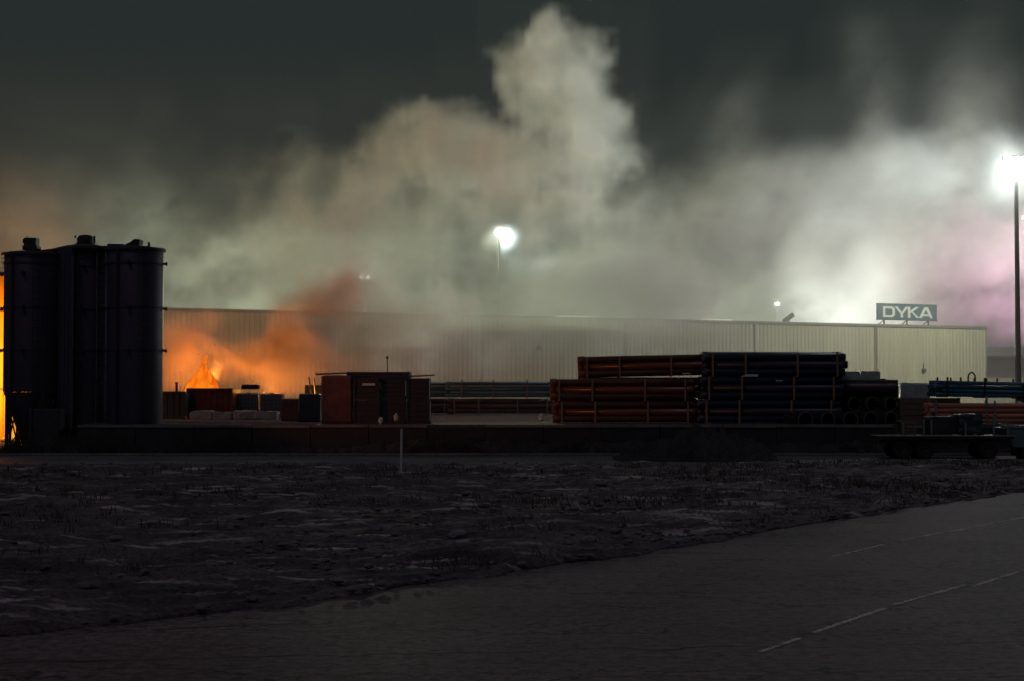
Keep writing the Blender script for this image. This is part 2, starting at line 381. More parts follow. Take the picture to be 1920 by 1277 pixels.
# rough field between the parking lot and the road, one displaced sheet
EDGE = [(-60, 1.5), (-5.6, 17.0), (-4.4, 18.1), (-2.85, 19.7), (0, 23.4), (2.2, 26.2), (5.1, 30.6), (9.2, 36.5), (13.3, 42), (24, 56), (26, 57.7)]
def edge_y(x):
    for (a, b), (c, d) in zip(EDGE, EDGE[1:]):
        if a <= x <= c: return b + (d - b) * (x - a) / (c - a)
    return 57.7
nx, ny = 420, 330
xs = np.linspace(-26, 25.9, nx); es = np.array([edge_y(x) for x in xs])
es = es + .18 * np.sin(xs * 3.1) + .12 * np.sin(xs * 7.7 + 1) + .55 * fbm(xs * .9, xs * 0 + 3.3, xs * 0 + 1, 4)
T = np.linspace(0, 1, ny) ** 1.35
Xg = np.repeat(xs[:, None], ny, 1); Yg = es[:, None] + (57.9 - es[:, None]) * T[None, :]
Zg = .16 * fbm(Xg * .35, Yg * .35, Xg * 0, 4) + .13 * fbm(Xg * .9 + 9, Yg * 2.0, Xg * 0 + 4, 5, .6) + .05 * fbm(Xg * 5, Yg * 5, Xg * 0 + 2, 3, .7)
dE = (Yg - es[:, None]); Zg = Zg * np.clip(dE / .8, 0, 1) + .06 * np.clip(dE / .5, 0, 1) * np.exp(-dE / 2.5) + .05 * np.clip(dE / .4 + .1, 0, 1)
Zg = Zg * np.clip((57.9 - Yg) / 1.5, 0, 1); Zg = np.maximum(Zg, -.02); Zg[:, 0] = -.02
bm = BM(); vs = [[bm.verts.new((Xg[i, j], Yg[i, j], Zg[i, j])) for j in range(ny)] for i in range(nx)]
for i in range(nx - 1):
    for j in range(ny - 1): bm.faces.new((vs[i][j], vs[i + 1][j], vs[i + 1][j + 1], vs[i][j + 1]))
o = obj('earth_field', bm, 'earth', smooth=False); o['kind'] = 'structure'
for p in o.data.polygons: p.use_smooth = True
pl = [(x, y - .02) for x, y in EDGE[:-1]]
sheet('parking_lot', [(-60, -20), (90, -20), (90, 57.9), (26, 57.7)] + pl[::-1], -.012, 'asphalt')
# painted parking lines
def painted(pts, w, name='painted_line'):
    bm = BM()
    for (a, b) in pts:
        A = gnd(*a, -.008); B = gnd(*b, -.008); d = (B - A); nrm = Vector((-d.y, d.x, 0)).normalized() * w / 2
        n_ = 34; prev = None
        for k in range(n_ + 1):
            P = A.lerp(B, k / n_); ww = nrm * random.uniform(.35, 1.1)
            cur = (bm.verts.new(P + ww), bm.verts.new(P - ww))
            if prev: bm.faces.new((prev[0], cur[0], cur[1], prev[1]))
            prev = cur
    o = obj(name, bm, 'paint'); o['kind'] = 'structure'
painted([((1425, 1222), (1500, 1196)), ((1525, 1186), (1660, 1140)), ((1672, 1135), (1812, 1096)), ((1822, 1100), (1990, 1046))], .10)
painted([((1560, 1044), (1660, 1020)), ((1690, 1013), (1770, 998)), ((1780, 997), (1990, 957))], .09)
painted([((1890, 917), (1990, 913))], .2)
sheet('road', [(-200, 57.95), (200, 57.95), (200, 66.3), (-200, 66.3)], 0.0, 'roadasphalt')
bm = BM(); 
x = -60
while x < 60:
    add_box(bm, (x, 64.9, .0), (x + .99, 65.15, .11 + random.uniform(-.008, .008))); x += 1
o = obj('kerb', bm, 'coping', bevel=.02); o['kind'] = 'structure'
bm = BM(); YP = [(-17.8, 66.3), (260, 66.3), (260, 1400), (-260, 1400), (-260, 86), (-19.6, 84)]
_a = [bm.verts.new((x, y, 0)) for x, y in YP]; _b = [bm.verts.new((x, y, YZ)) for x, y in YP]; bm.faces.new(_b)
for k in range(6): bm.faces.new((_a[k], _a[(k + 1) % 6], _b[(k + 1) % 6], _b[k]))
o = obj('yard', bm, 'yardslab'); o['kind'] = 'structure'
# dry grass over the field
bm = BM()
for c in range(3600):
    x = random.uniform(-24, 25); e = edge_y(x); t = random.random() ** 1.3; y = e + .15 + (57.4 - e) * t
    if abs(x) > y * .34 + 1: continue
    if vnoise(np.float32(x * .3), np.float32(y * .3), np.float32(0)) < random.uniform(-.3, .35): continue
    for b in range(random.randint(4, 9)):
        px_, py_ = x + random.gauss(0, .10), y + random.gauss(0, .08); h = random.uniform(.05, .22); a = random.uniform(0, 6.28); w = .006 + y * .00025
        l = random.uniform(.3, 1) * h; base = .06
        p = Vector((px_, py_, base)); s_ = Vector((math.cos(a), math.sin(a), 0)) * w; tip = p + Vector((math.cos(a + 1.3) * l, math.sin(a + 1.3) * l * .6, h)); mid = p.lerp(tip, .5) + Vector((0, 0, h * .2))
        v = [bm.verts.new(p - s_), bm.verts.new(p + s_), bm.verts.new(mid + s_ * .6), bm.verts.new(tip), bm.verts.new(mid - s_ * .6)]
        bm.faces.new(v)
o = obj('grass', bm, 'grass'); o['kind'] = 'stuff'; o['label'] = 'sparse dry grass over the rough earth'
# stones and clods on the field
rock_me = []
for k in range(5):
    bm = BM(); bmesh.ops.create_icosphere(bm, subdivisions=2, radius=1)
    for v in bm.verts: v.co *= 1 + .35 * (random.random() - .5); v.co.z *= .55
    me = bpy.data.meshes.new('stone'); bm.to_mesh(me); bm.free(); me.materials.append(M['coping'] if k % 2 else M['earth']); rock_me.append(me)

bm = BM()
for k in range(3200):
    x = random.uniform(-22, 24); e = edge_y(x); y = e - .2 + (57.5 - e) * random.random() ** 1.4
    if abs(x) > y * .34 + 1: continue
    me = random.choice(rock_me); r = random.uniform(.025, .075) * (1 if random.random() < .93 else 2.0)
    n0 = len(bm.verts); bm.from_mesh(me); bm.verts.ensure_lookup_table()
    mm = Matrix.Translation((x, y, .06 + r * .2)) @ Matrix.Rotation(random.uniform(0, 6), 4, 'Z') @ Matrix.Diagonal((r * 1.4, r, r, 1))
    for v in bm.verts[n0:]: v.co = mm @ v.co
o = obj('field_stones', bm, 'coping'); o['kind'] = 'stuff'; o['label'] = 'loose stones and clods scattered over the field'

# earth heap in front of the pipe yard
def heap(name, px0, px1, pytop, D, depth, label, m='earth', base=0.0, seed=0, peak=.5):
    A = at(px0, 800, D); B = at(px1, 800, D); H = at(960, pytop, D).z - base; L = B.x - A.x; nx, ny = 90, 50; bm = BM(); g = []
    for i in range(nx):
        row = []
        for j in range(ny):
            u = i / (nx - 1); v = j / (ny - 1); x = (u - .5) * L; y = (v - .5) * depth
            pk = peak + .0; uu = u / pk if u < pk else (1 - u) / (1 - pk)
            f = max(0, math.sin(min(uu, 1) * math.pi / 2)) ** .9 * math.sin(v * math.pi) ** .8
            n = float(fbm(np.float32(x * .9 + seed), np.float32(y * .9), np.float32(seed), 5, .6)); n2 = float(fbm(np.float32(x * 4 + seed), np.float32(y * 4), np.float32(seed + 3), 3, .7))
            z = H * f * (1 + .9 * n) + .42 * n2 * min(1, f * 4); row.append(bm.verts.new((x, y, z if f > 0 else -.03)))
        g.append(row)
    for i in range(nx - 1):
        for j in range(ny - 1): bm.faces.new((g[i][j], g[i + 1][j], g[i + 1][j + 1], g[i][j + 1]))
    o = obj(name, bm, m, loc=((A.x + B.x) / 2, D, base)); 
    for p in o.data.polygons: p.use_smooth = True
    return tag(o, label, 'earth heap')
M['heap'] = ground_mat('dark soil', (.022, .022, .022), (.05, .05, .05), .6, ((.13, .13, .13), 2, (1, 1, 1), .68))
heap('earth_heap', 1150, 1455, 815, 61.5, 4.5, 'wide dark heap of soil in front of the tallest pipe stack', 'heap', 0, 3, .55)

# low retaining wall along the yard edge
w = thing('retaining_wall', 'long low dark concrete wall holding up the pipe yard', 'retaining wall', (0, 66.1, 0))
x = -17.9
k = 0
while x < 46:
    bm = BM(); dz = random.uniform(-.01, .01); add_box(bm, (x + .012, -.12, 0), (x + 2.388, .17, 1.12 + dz)); obj('wall_panel', bm, 'concrete', w, bevel=.015)
    if k not in (6, 14, 15):
        bm = BM(); add_box(bm, (x + .012, -.17, 1.122 + dz), (x + 2.388, .17, 1.235 + dz)); obj('coping', bm, 'coping', w, bevel=.015)
    x += 2.4; k += 1

# ------------------------------------------------------------------ warehouse
PA = Vector((-28.7, 131.6)); PB = Vector((50.3, 170.0)); dr = (PB - PA).normalized(); LEN = (PB - PA).length
EXT = 30.0; ang = math.atan2(dr.y, dr.x); EH = 9.4 - YZ
wh = thing('warehouse', 'long pale warehouse with ribbed cladding half hidden by smoke', 'warehouse', (PB.x, PB.y, YZ), ang)
TL = LEN + EXT
def ribbed(x0, x1, z0, z1, y0, pitch=.45, dep=.026):
    bm = BM(); x = x0; pts = []
    while x < x1 - 1e-6:
        for q, d in ((0, 0), (.32, 0), (.42, dep), (.9, dep)):
            pts.append((min(x + q * pitch, x1), y0 - d))
        x += pitch
    pts.append((x1, y0)); pv = None
    for (a, b) in pts:
        cur = (bm.verts.new((a, b, z0)), bm.verts.new((a, b, z1)))
        if pv: bm.faces.new((pv[0], cur[0], cur[1], pv[1]))
        pv = cur
    return bm
nb = 8; bw = TL / nb
for k in range(nb):
    obj('wall_cladding', ribbed(-TL + k * bw + .02, -TL + (k + 1) * bw - .02, 0, EH, -.02), 'cladding', wh)
bm = BM(); add_box(bm, (-TL, 0, 0), (0, .3, EH - .02)); add_box(bm, (-.3, .3, 0), (0, 28, EH - .02)); add_box(bm, (-TL, .3, 0), (-TL + .3, 28, EH - .02)); obj('wall', bm, 'roofing', wh)
obj('roof', (lambda b: (add_box(b, (-TL, .3, EH - .015), (-.0, 28, EH + .12)), b)[1])(BM()), 'roofing', wh)
bm = BM(); add_box(bm, (-TL - .1, -.22, EH - .10), (.12, .0, EH + .16)); obj('eaves_trim', bm, 'trim', wh)
bm = BM(); add_box(bm, (-.02, -.14, 0), (.10, -.005, EH - .11)); obj('corner_trim', bm, 'trim', wh)
for k in range(1, nb):
    bm = BM(); xx = -TL + k * bw; add_box(bm, (xx - .018, -.16, 0), (xx + .018, -.0, EH - .11)); obj('joint_trim', bm, 'cladding', wh)
    if k % 2: 
        bm = BM(); add_bar(bm, (xx + .25, -.2, 0), (xx + .25, -.2, EH - .2), .06); obj('downpipe', bm, 'cladding', wh)
wm = Matrix.Translation((PB.x, PB.y, YZ)) @ Matrix.Rotation(ang, 4, 'Z'); wmi = wm.inverted()
def wh_x(px):     # local x on the facade seen at pixel px
    a = (px - CX) / F
    t = (a * PA.y - PA.x) / (dr.x - a * dr.y); return t - LEN
for a, b in ((1053, 1073), (1075, 1099), (1102, 1130), (1330, 1378)):
    bm = BM(); add_box(bm, (wh_x(a), .5, EH + .125), (wh_x(b), 1.2, EH + .30)); obj('roof_light', bm, 'rooflight', wh)
# small wall fittings
for px, z in ((1730, 3.4), (1160, 6.9), (1010, 5.2)):
    bm = BM(); xx = wh_x(px); add_box(bm, (xx - .2, -.3, z), (xx + .2, -.09, z + .35)); add_bar(bm, (xx, -.15, z + .3), (xx, -.15, z + .9), .04); obj('wall_box', bm, 'darksteel', wh)
# leaning vent plate on the roof
v = wm @ Vector((wh_x(1500), 2.2, EH + .12))
t = thing('roof_vent', 'slanted grey vent flap standing on the warehouse roof', 'roof vent', v, ang)
bm = BM(); add_box(bm, (-.75, -.04, -.25), (.75, .04, .25), Matrix.Rotation(R(-32), 4, 'Y')); bmesh.ops.translate(bm, verts=bm.verts, vec=(.2, 0, .55)); obj('flap', bm, 'mast', t)
bm = BM(); add_bar(bm, (-.35, 0, 0), (-.35, 0, .35), .04); obj('strut', bm, 'darksteel', t); bm = BM(); add_bar(bm, (.3, 0, 0), (.3, 0, .6), .04); obj('strut', bm, 'darksteel', t)

# roof sign
sx0, sx1 = wh_x(1651), wh_x(1763); sw = sx1 - sx0
base = wm @ Vector((sx0, .5, EH + .12)); Dm = (wm @ Vector(((sx0 + sx1) / 2, .5, 0))).y
sh = 29.5 / F * Dm
sg = thing('roof_sign', 'blue grey roof sign with bold white letters reading DYKA', 'sign', base, ang)
bm = BM(); add_box(bm, (0, -.06, .55), (sw, .12, .55 + sh)); obj('sign_panel', bm, 'signblue', sg, bevel=.02)
bm = BM()
for a, b in (((-.03, .5), (sw + .03, .56)), ((-.03, .54 + sh), (sw + .03, .6 + sh))): add_box(bm, (a[0], -.09, a[1]), (b[0], .14, b[1]))
obj('sign_frame', bm, 'mast', sg)
for fx in (.12, .5, .86):
    bm = BM(); add_box(bm, (sw * fx - .06, .0, 0), (sw * fx + .06, .1, .5)); obj('post', bm, 'darksteel', sg)
    bm = BM(); add_bar(bm, (sw * fx, .1, .5), (sw * fx, 1.1, 0), .04); obj('brace', bm, 'darksteel', sg)
def quad(p, q, w, horizontal=True):
    return [(p[0] - w / 2, p[1]), (p[0] + w / 2, p[1]), (q[0] + w / 2, q[1]), (q[0] - w / 2, q[1])]
LT = {
 'D': (1.12, [[(.0, .0), (.22, 0), (.22, 1), (.0, 1)][:0] or [(0, 0), (.85, 0), (.70, .19), (.0, .19)],
              [(0, 1), (0, .81), (.72, .81), (.85, 1)], [(0, .191), (.2, .191), (.2, .809), (0, .809)], [(.85, 0), (1.06, .22), (1.06, .78), (.85, 1), (.72, .81), (.84, .72), (.84, .28), (.70, .19)]]),
 'Y': (1.10, [[(-.08, 1), (.17, 1), (.56, .50), (.56, .34), (.44, .34)], [(.565, .34), (.565, .5), (.90, 1), (1.16, 1), (.66, .34)], [(.44, 0), (.66, 0), (.66, .335), (.44, .335)]]),
 'K': (1.04, [[(0, 0), (.22, 0), (.22, 1), (0, 1)], [(.225, .42), (.225, .64), (.72, 1), (1.02, 1), (.44, .56)], [(.35, .488), (.445, .555), (1.06, 0), (.78, 0)]]),
 'A': (1.25, [[(-.02, 0), (.23, 0), (.60, .80), (.60, 1), (.46, 1)], [(.605, 1), (.605, .80), (.97, 0), (1.22, 0), (.78, 1)], [(.33, .18), (.87, .18), (.80, .345), (.405, .345)]]),
}
x = sw * .09; lh = sh * .70; k = lh * 1.0; z0 = .55 + sh * .15
tot = sum(LT[c][0] for c in 'DYKA'); kx = sw * .84 / tot
for c in 'DYKA':
    bm = BM()
    for poly in LT[c][1]:
        add_prism(bm, [(x + px_ * kx, z0 + pz * lh) for px_, pz in poly], -.10, -.062)
    obj('letter', bm, 'signwhite', sg); x += LT[c][0] * kx

# canopy and low block to the right of the warehouse
c0 = at(1840, 651, 176)
t = thing('loading_canopy', 'grey flat canopy beyond the right end of the warehouse', 'canopy', (c0.x, 176, YZ))
zc = c0.z - YZ
bm = BM(); add_box(bm, (0, -1, zc - 1.05), (26, 9, zc)); obj('canopy_roof', bm, 'mast', t, bevel=.03)
bm = BM(); add_box(bm, (0, 4, 0), (26, 4.3, zc - 1.052)); obj('back_wall', bm, 'cladding', t)
for xx in (6, 12, 18):
    bm = BM(); add_box(bm, (xx - .15, 0, 0), (xx + .15, .3, zc - 1.052)); obj('post', bm, 'mast', t)

# ------------------------------------------------------------------ masts and lamps
def mast(name, label, px, py, D, r0, r1, nheads, lampm, headw=.5, gap=1.15, group=None, base=YZ):
    p = at(px, py, D); t = thing(name, label, 'floodlight mast', (p.x, D, base), 0, group); H = p.z - base
    bm = BM(); add_bar(bm, (0, 0, 0), (0, 0, H), r0, 14, r1); obj('pole', bm, 'mast', t, smooth=True)
    bm = BM(); add_box(bm, (-r0 * 1.6, -r0 * 1.6, 0), (r0 * 1.6, r0 * 1.6, .06)); obj('base_plate', bm, 'darksteel', t)
    bm = BM(); span = headw * (1 + gap * (nheads - 1)); add_box(bm, (-span / 2, -.05, H + .002), (span / 2, .05, H + .10)); obj('crossarm', bm, 'mast', t)
    for k in range(nheads):
        x = (k - (nheads - 1) / 2) * headw * gap
        bm = BM(); add_box(bm, (x - headw / 2, -.14, H + .13), (x + headw / 2, .16, H + .42)); h = obj('floodlight', bm, 'darksteel', t, bevel=.03)
        bm = BM(); add_box(bm, (x - headw * .42, -.18, H + .16), (x + headw * .42, -.142, H + .39)); obj('lamp_glass', bm, lampm, h)
        bm = BM(); add_box(bm, (x - headw * .42, -.10, H + .105), (x + headw * .42, .12, H + .128)); obj('lens', bm, lampm, h)
    return t
mast('floodlight_mast', 'tall dark mast with blazing white floodlights at the right edge', 1905, 306, 110, .22, .12, 3, 'lamp', .55)
mast('floodlight_mast', 'slim mast with two white lamps standing in the smoke above the warehouse', 936, 441, 186, .16, .13, 2, 'lampfar', .5)
mast('floodlight_mast', 'mast with a pinkish lamp cut by the right edge of the photo', 1926, 412, 181, .2, .12, 2, 'lamppink', .6)
mast('floodlight_mast', 'pale mast just outside the right end of the warehouse', 1962, 436, 150, .2, .12, 2, 'lampfar', .5)  # added mast, out of view, only carries the facade fill
mast('floodlight_mast', 'distant mast with a pair of small white lamps above the smoke rising from the fire', 684, 523, 205, .09, .07, 2, 'lampfar', .32, 2.6)
mast('floodlight_mast', 'distant mast with a tiny white lamp above the ridge left of the roof sign', 1457, 573, 235, .08, .06, 2, 'lampfar', .28, 1.5)

# ------------------------------------------------------------------ silos
def silo(label, px, pytop, D, rpx, hatch, rot=0, rimdrop=0, zb=2.85):
    s_ = F / D; r = rpx / s_; top = at(px, pytop, D); H = top.z
    t = thing('silo', label, 'silo', (top.x, D, 0), rot, 'dark silos standing side by side')
    bm = BM(); add_lathe(bm, [(r * .985, zb), (r, zb + .05), (r, H - .12), (r * .98, H - .08)], 36); 
    obj('shell', bm, 'silo', t, smooth=True)
    bm = BM(); add_lathe(bm, [(r, H - .14), (r + .10, H - .14), (r + .10, H - .04), (r * .7, H + .03 + rimdrop * .4), (.02, H + .07 + rimdrop)], 36); obj('lid', bm, 'silo', t, smooth=True)
    bm = BM(); add_lathe(bm, [(.3, .35), (.34, .4), (r * .985, zb - .002)], 36); obj('hopper', bm, 'silo', t, smooth=True)
    for z in (8.05 - 1.6 * 0, 6.2, 4.4):
        bm = BM(); add_lathe(bm, [(r + .002, z - .04), (r + .035, z - .04), (r + .035, z + .04), (r + .002, z + .04)], 36); obj('band', bm, 'silo', t)
    for k in range(4):
        a = R(45 + 90 * k); x, y = r * .93 * math.cos(a), r * .93 * math.sin(a)
        bm = BM(); add_box(bm, (x - .08, y - .08, 0), (x + .08, y + .08, zb + .9)); obj('leg', bm, 'darksteel', t)
        bm = BM(); add_box(bm, (x - .2, y - .2, 0), (x + .2, y + .2, .04)); obj('foot_plate', bm, 'darksteel', t)
        a2 = R(45 + 90 * (k + 1)); x2, y2 = r * .93 * math.cos(a2), r * .93 * math.sin(a2)
        bm = BM(); add_bar(bm, (x, y, .25), (x2, y2, 2.2), .035); add_bar(bm, (x, y, 2.2), (x2, y2, .25), .035); obj('brace', bm, 'darksteel', t)
        for z in (8.05 if H > 8.6 else 7.6, 6.15, 4.35):
            a3 = R(90 * k); q = bmesh.new(); add_box(q, (-.09, -.06, -.05), (.09, .06, .05)); add_bar(q, (.05, 0, -.08), (.05, 0, .08), .035)
            bmesh.ops.rotate(q, verts=q.verts, matrix=Matrix.Rotation(a3, 3, 'Z')); bmesh.ops.translate(q, verts=q.verts, vec=((r + .10) * math.cos(a3), (r + .10) * math.sin(a3), z)); obj('lifting_lug', q, 'darksteel', t)
    if hatch == 'box':
        bm = BM(); add_box(bm, (-.32, -.3, H + .10), (.30, .3, H + .28)); add_box(bm, (-.28, -.26, H + .282), (.24, .26, H + .62)); add_box(bm, (-.36, -.15, H + .40), (-.285, .15, H + .58)); add_bar(bm, (-.2, 0, H + .6), (-.2, 0, H + .72), .02); obj('hatch', bm, 'darksteel', t, bevel=.02)
    elif hatch == 'dome':
        bm = BM(); add_lathe(bm, [(.42, H + .06), (.42, H + .26), (.36, H + .262), (.36, H + .52), (.26, H + .62), (.02, H + .66)], 20); add_box(bm, (-.46, -.1, H + .5), (-.37, .1, H + .6)); add_bar(bm, (.38, 0, H + .1), (.38, 0, H + .6), .05); obj('filter_housing', bm, 'darksteel', t, smooth=True)
    elif hatch == 'wedge':
        bm = BM(); add_prism(bm, [(-.55, H + .03), (.18, H + .03), (.24, H + .34), (.0, H + .36), (-.12, H + .26)], -.35, .35); add_bar(bm, (.55, 0, H), (.55, 0, H + .25), .05); obj('hatch', bm, 'darksteel', t, bevel=.02)
    bm = BM()
    for sx in (-.2, .2): add_bar(bm, (sx, -r - .16, .6), (sx, -r - .16, H - .1), .02, 6)
    z = .8
    while z < H - .2: add_bar(bm, (-.2, -r - .16, z), (.2, -r - .16, z), .014, 5); z += .3
    lad = obj('ladder', bm, 'darksteel', t); lad.rotation_euler.z = R(28)
    bm = BM(); add_bar(bm, (0, -r - .09, .5), (0, -r - .09, H - .05), .05); fp = obj('filling_pipe', bm, 'darksteel', t); fp.rotation_euler.z = R(-24)
    return t
silo('leftmost dark silo, with a square hatch on its lid', 60, 474, 68, 50, 'box', 0, 0, 2.6)
silo('middle dark silo, tallest, with a round filter housing on top', 160, 468, 70.0, 60, 'dome', R(12), .22, .8)
silo('right hand dark silo, with a slanted hatch beside the fire smoke', 255, 465, 68, 51, 'wedge', R(0), 0, .8)
bm = BM(); add_box(bm, (-.45, -.14, 0), (.45, .14, 1.2)); add_box(bm, (-.4, -.2, .5), (.1, -.142, 1.1))
o = obj('control_cabinet', bm, 'darkbox', bevel=.02, loc=(at(212, 840, 65).x, 66.2, 0)); tag(o, 'dark steel control cabinet at the foot of the middle silo', 'control cabinet')

ms = [o for o in bpy.data.objects if o.get('category') == 'silo' and 'middle' in o['label']][0]
for px_, w_, zt_ in ((110, .62, 8.75), (206, .66, 8.9)):
    bm = BM(); xx = at(px_, 700, 67.2).x - ms.location.x; add_box(bm, (xx - w_ / 2, -2.1, 0), (xx + w_ / 2, -.9, zt_))
    for q in (-.18, 0, .18): add_box(bm, (xx + q - .03, -2.14, 0), (xx + q + .03, -2.102, zt_ - .1))
    dd = obj('duct', bm, 'silo', ms); dd.rotation_euler.z = 0
    dd.matrix_parent_inverse = Matrix.Rotation(-ms.rotation_euler.z, 4, 'Z')
A_ = at(70, 470, 68.8); B_ = at(262, 462, 68.8)
t = thing('gangway', 'narrow dark gangway linking the tops of the three silos', 'gangway', (A_.x, 68.8, A_.z - .14)); Lg = B_.x - A_.x; dz_ = B_.z - A_.z
bm = BM(); add_prism(bm, [(0, 0), (Lg * .45, dz_ * 1.1), (Lg, dz_), (Lg, dz_ + .09), (Lg * .45, dz_ * 1.1 + .12), (0, .09)], -.5, .5); obj('deck', bm, 'darksteel', t)
for f_ in (.18, .82):
    bm = BM(); add_box(bm, (Lg * f_ - .05, -.3, dz_ * (1.1 * f_ / .45 if f_ < .45 else 1) - .55), (Lg * f_ + .05, .3, dz_ * (1.1 * f_ / .45 if f_ < .45 else 1) - .002)); obj('bracket', bm, 'darksteel', t)
t = thing('mixing_pump', 'dark mixing pump unit under the leftmost silo', 'mixing pump', (at(84, 840, 67.3).x, 67.2, 0))
bm = BM(); add_box(bm, (-.55, -.4, .18), (.75, .5, 1.9)); obj('housing', bm, 'darkbox', t, bevel=.03)
bm = BM(); add_lathe(bm, [(.05, 1.902), (.34, 1.91), (.42, 2.3), (.36, 2.31), (.05, 2.0)], 18); obj('funnel', bm, 'darksteel', t)
for sx in (-.4, .6):
    bm = BM(); add_box(bm, (sx - .06, -.4, 0), (sx + .06, .5, .178)); obj('skid', bm, 'darksteel', t)
# ------------------------------------------------------------------ amber tinted shed and fires behind the silos
p0 = at(62, 520, 80)
for k, (dx, w_, h_) in enumerate(((0.1, 1.1, .42), (1.25, .8, .5))):
    bm = BM(); add_box(bm, (-w_ / 2, -.3, 0), (w_ / 2, .4, h_ * .7)); add_box(bm, (-w_ / 2 - .03, -.33, h_ * .7 + .001), (w_ / 2 + .03, .43, h_ * .7 + .05)); _p = at(22, 838, 76)
    tag(obj('pallet_box', bm, 'greywood', loc=(_p.x + dx, 76, 0)), ('low wooden box under the yellow flames', 'low wooden box right of the yellow flames')[k], 'box')
t = thing('shed', 'yellow clad shed glowing in firelight at the left edge', 'shed', (p0.x, 80, 0)); sh_ = at(0, 516, 80).z
obj('wall', ribbed(-14, 0, 0, sh_, 0, .42, .05), 'amber', t)
bm = BM(); add_box(bm, (-14, .02, 0), (0, 3.5, sh_ - .05)); obj('shed_body', bm, 'darkbox', t)
for zz in (sh_ * .32, sh_ * .55, sh_ * .78):
    bm = BM(); add_box(bm, (-14, -.12, zz), (0, -.052, zz + .09)); obj('rail', bm, 'redbox', t)
bm = BM(); add_box(bm, (-14.1, -.1, sh_ + .002), (.1, 3.6, sh_ + .16)); obj('roof', bm, 'darksteel', t)
for xx in (-1.15, -2.4, -3.7):
    bm = BM(); add_box(bm, (xx - .05, -.2, 0), (xx + .05, -.125, sh_)); obj('post', bm, 'redbox', t)

def flame_mat(name, hot, cool, st):
    m = bpy.data.materials.new(name); m.use_nodes = True; n = m.node_tree; n.nodes.clear()
    out = n.nodes.new('ShaderNodeOutputMaterial'); e = n.nodes.new('ShaderNodeEmission'); tc = n.nodes.new('ShaderNodeTexCoord')
    nz = n.nodes.new('ShaderNodeTexNoise'); nz.inputs['Scale'].default_value = 2.2; nz.inputs['Detail'].default_value = 5
    mp = n.nodes.new('ShaderNodeMapping'); mp.inputs['Scale'].default_value = (1, 1, .45); n.links.new(tc.outputs['Object'], mp.inputs[0]); n.links.new(mp.outputs[0], nz.inputs[0])
    cr = n.nodes.new('ShaderNodeValToRGB'); cr.color_ramp.elements[0].position = .35; cr.color_ramp.elements[1].position = .65
    cr.color_ramp.elements[0].color = (*cool, 1); cr.color_ramp.elements[1].color = (*hot, 1); n.links.new(nz.outputs[0], cr.inputs[0])
    n.links.new(cr.outputs[0], e.inputs[0]); e.inputs[1].default_value = st; n.links.new(e.outputs[0], out.inputs['Surface']); return m
M['flame'] = flame_mat('flame', (1, .24, .010), (.75, .10, .004), 1.05)
M['flameyellow'] = flame_mat('yellow flame', (1, .46, .02), (1, .22, .01), 1.1)
def flames(label, base, h, w, n, m, seed, lean=.1):
    rr = random.Random(seed); t = thing('fire', label, 'fire', base)
    for k in range(n):
        bm = BM(); x0 = (k / (n - 1) - .5) * w * .92 + rr.uniform(-.05, .05) * w; env = max(0, 1 - abs(x0 + .03 * w) / (w * .56))
        hh = h * env ** .8 * rr.uniform(.72, 1.05) + .25; rad = w * rr.uniform(.085, .14) * (1.25 if env > .6 else 1)
        y0 = rr.uniform(-.3, .3) * w; ph = rr.uniform(0, 6); rings = []
        for i in range(24):
            f = i / 23; r_ = rad * min(1, (1 - f) ** .7 * 1.15) * (1 + .22 * math.sin(f * 11 + ph)); ring = []
            cx = x0 * (1 - .35 * f) + lean * f * hh * .3 + .22 * rad / .12 * .12 * math.sin(f * 5 + ph) * f + .06 * math.sin(f * 13 + ph * 2) * f
            for q in range(12):
                a = 2 * math.pi * q / 12; nn = float(vnoise(np.float32(math.cos(a) * 1.5 + seed + k), np.float32(math.sin(a) * 1.5), np.float32(f * 8)))
                ring.append(bm.verts.new((cx + r_ * (1 + .35 * nn) * math.cos(a), y0 + r_ * (1 + .35 * nn) * math.sin(a), f * hh)))
            rings.append(ring)
        for a_, b_ in zip(rings, rings[1:]):
            for q in range(12): bm.faces.new((a_[q], a_[(q + 1) % 12], b_[(q + 1) % 12], b_[q]))
        obj('flame_tongue', bm, m, t, smooth=True)
    for k in range(16):
        x_, z_ = rr.gauss(0, .5) * w, h * rr.uniform(.5, 1.25); bm = BM(); bmesh.ops.create_icosphere(bm, subdivisions=1, radius=rr.uniform(.02, .04), matrix=Matrix.Translation((x_, rr.uniform(-.4, .4), z_))); obj('spark', bm, m, t)
    return t
fb = at(376, 735, 89); fh = (735 - 672) / F * 89
flames('orange flames rising behind the rust red container', (fb.x, 89, fb.z - .6), fh + .7, 2.5, 17, 'flame', 5, .3)
g2 = at(22, 838, 76)
flames('yellow flames low behind the legs of the leftmost silo', (g2.x, 76, .35), 1.15, .9, 8, 'flameyellow', 9)
lamp('shed_fire_light', (p0.x - 2.0, 75.8, 3.6), 3600, (1, .42, .04), .5, 110, (p0.x - 2.0, 90, 4.4), .6)
lamp('low_fire_light', (g2.x + .1, 75.0, 1.5), 200, (1, .42, .05), .15)

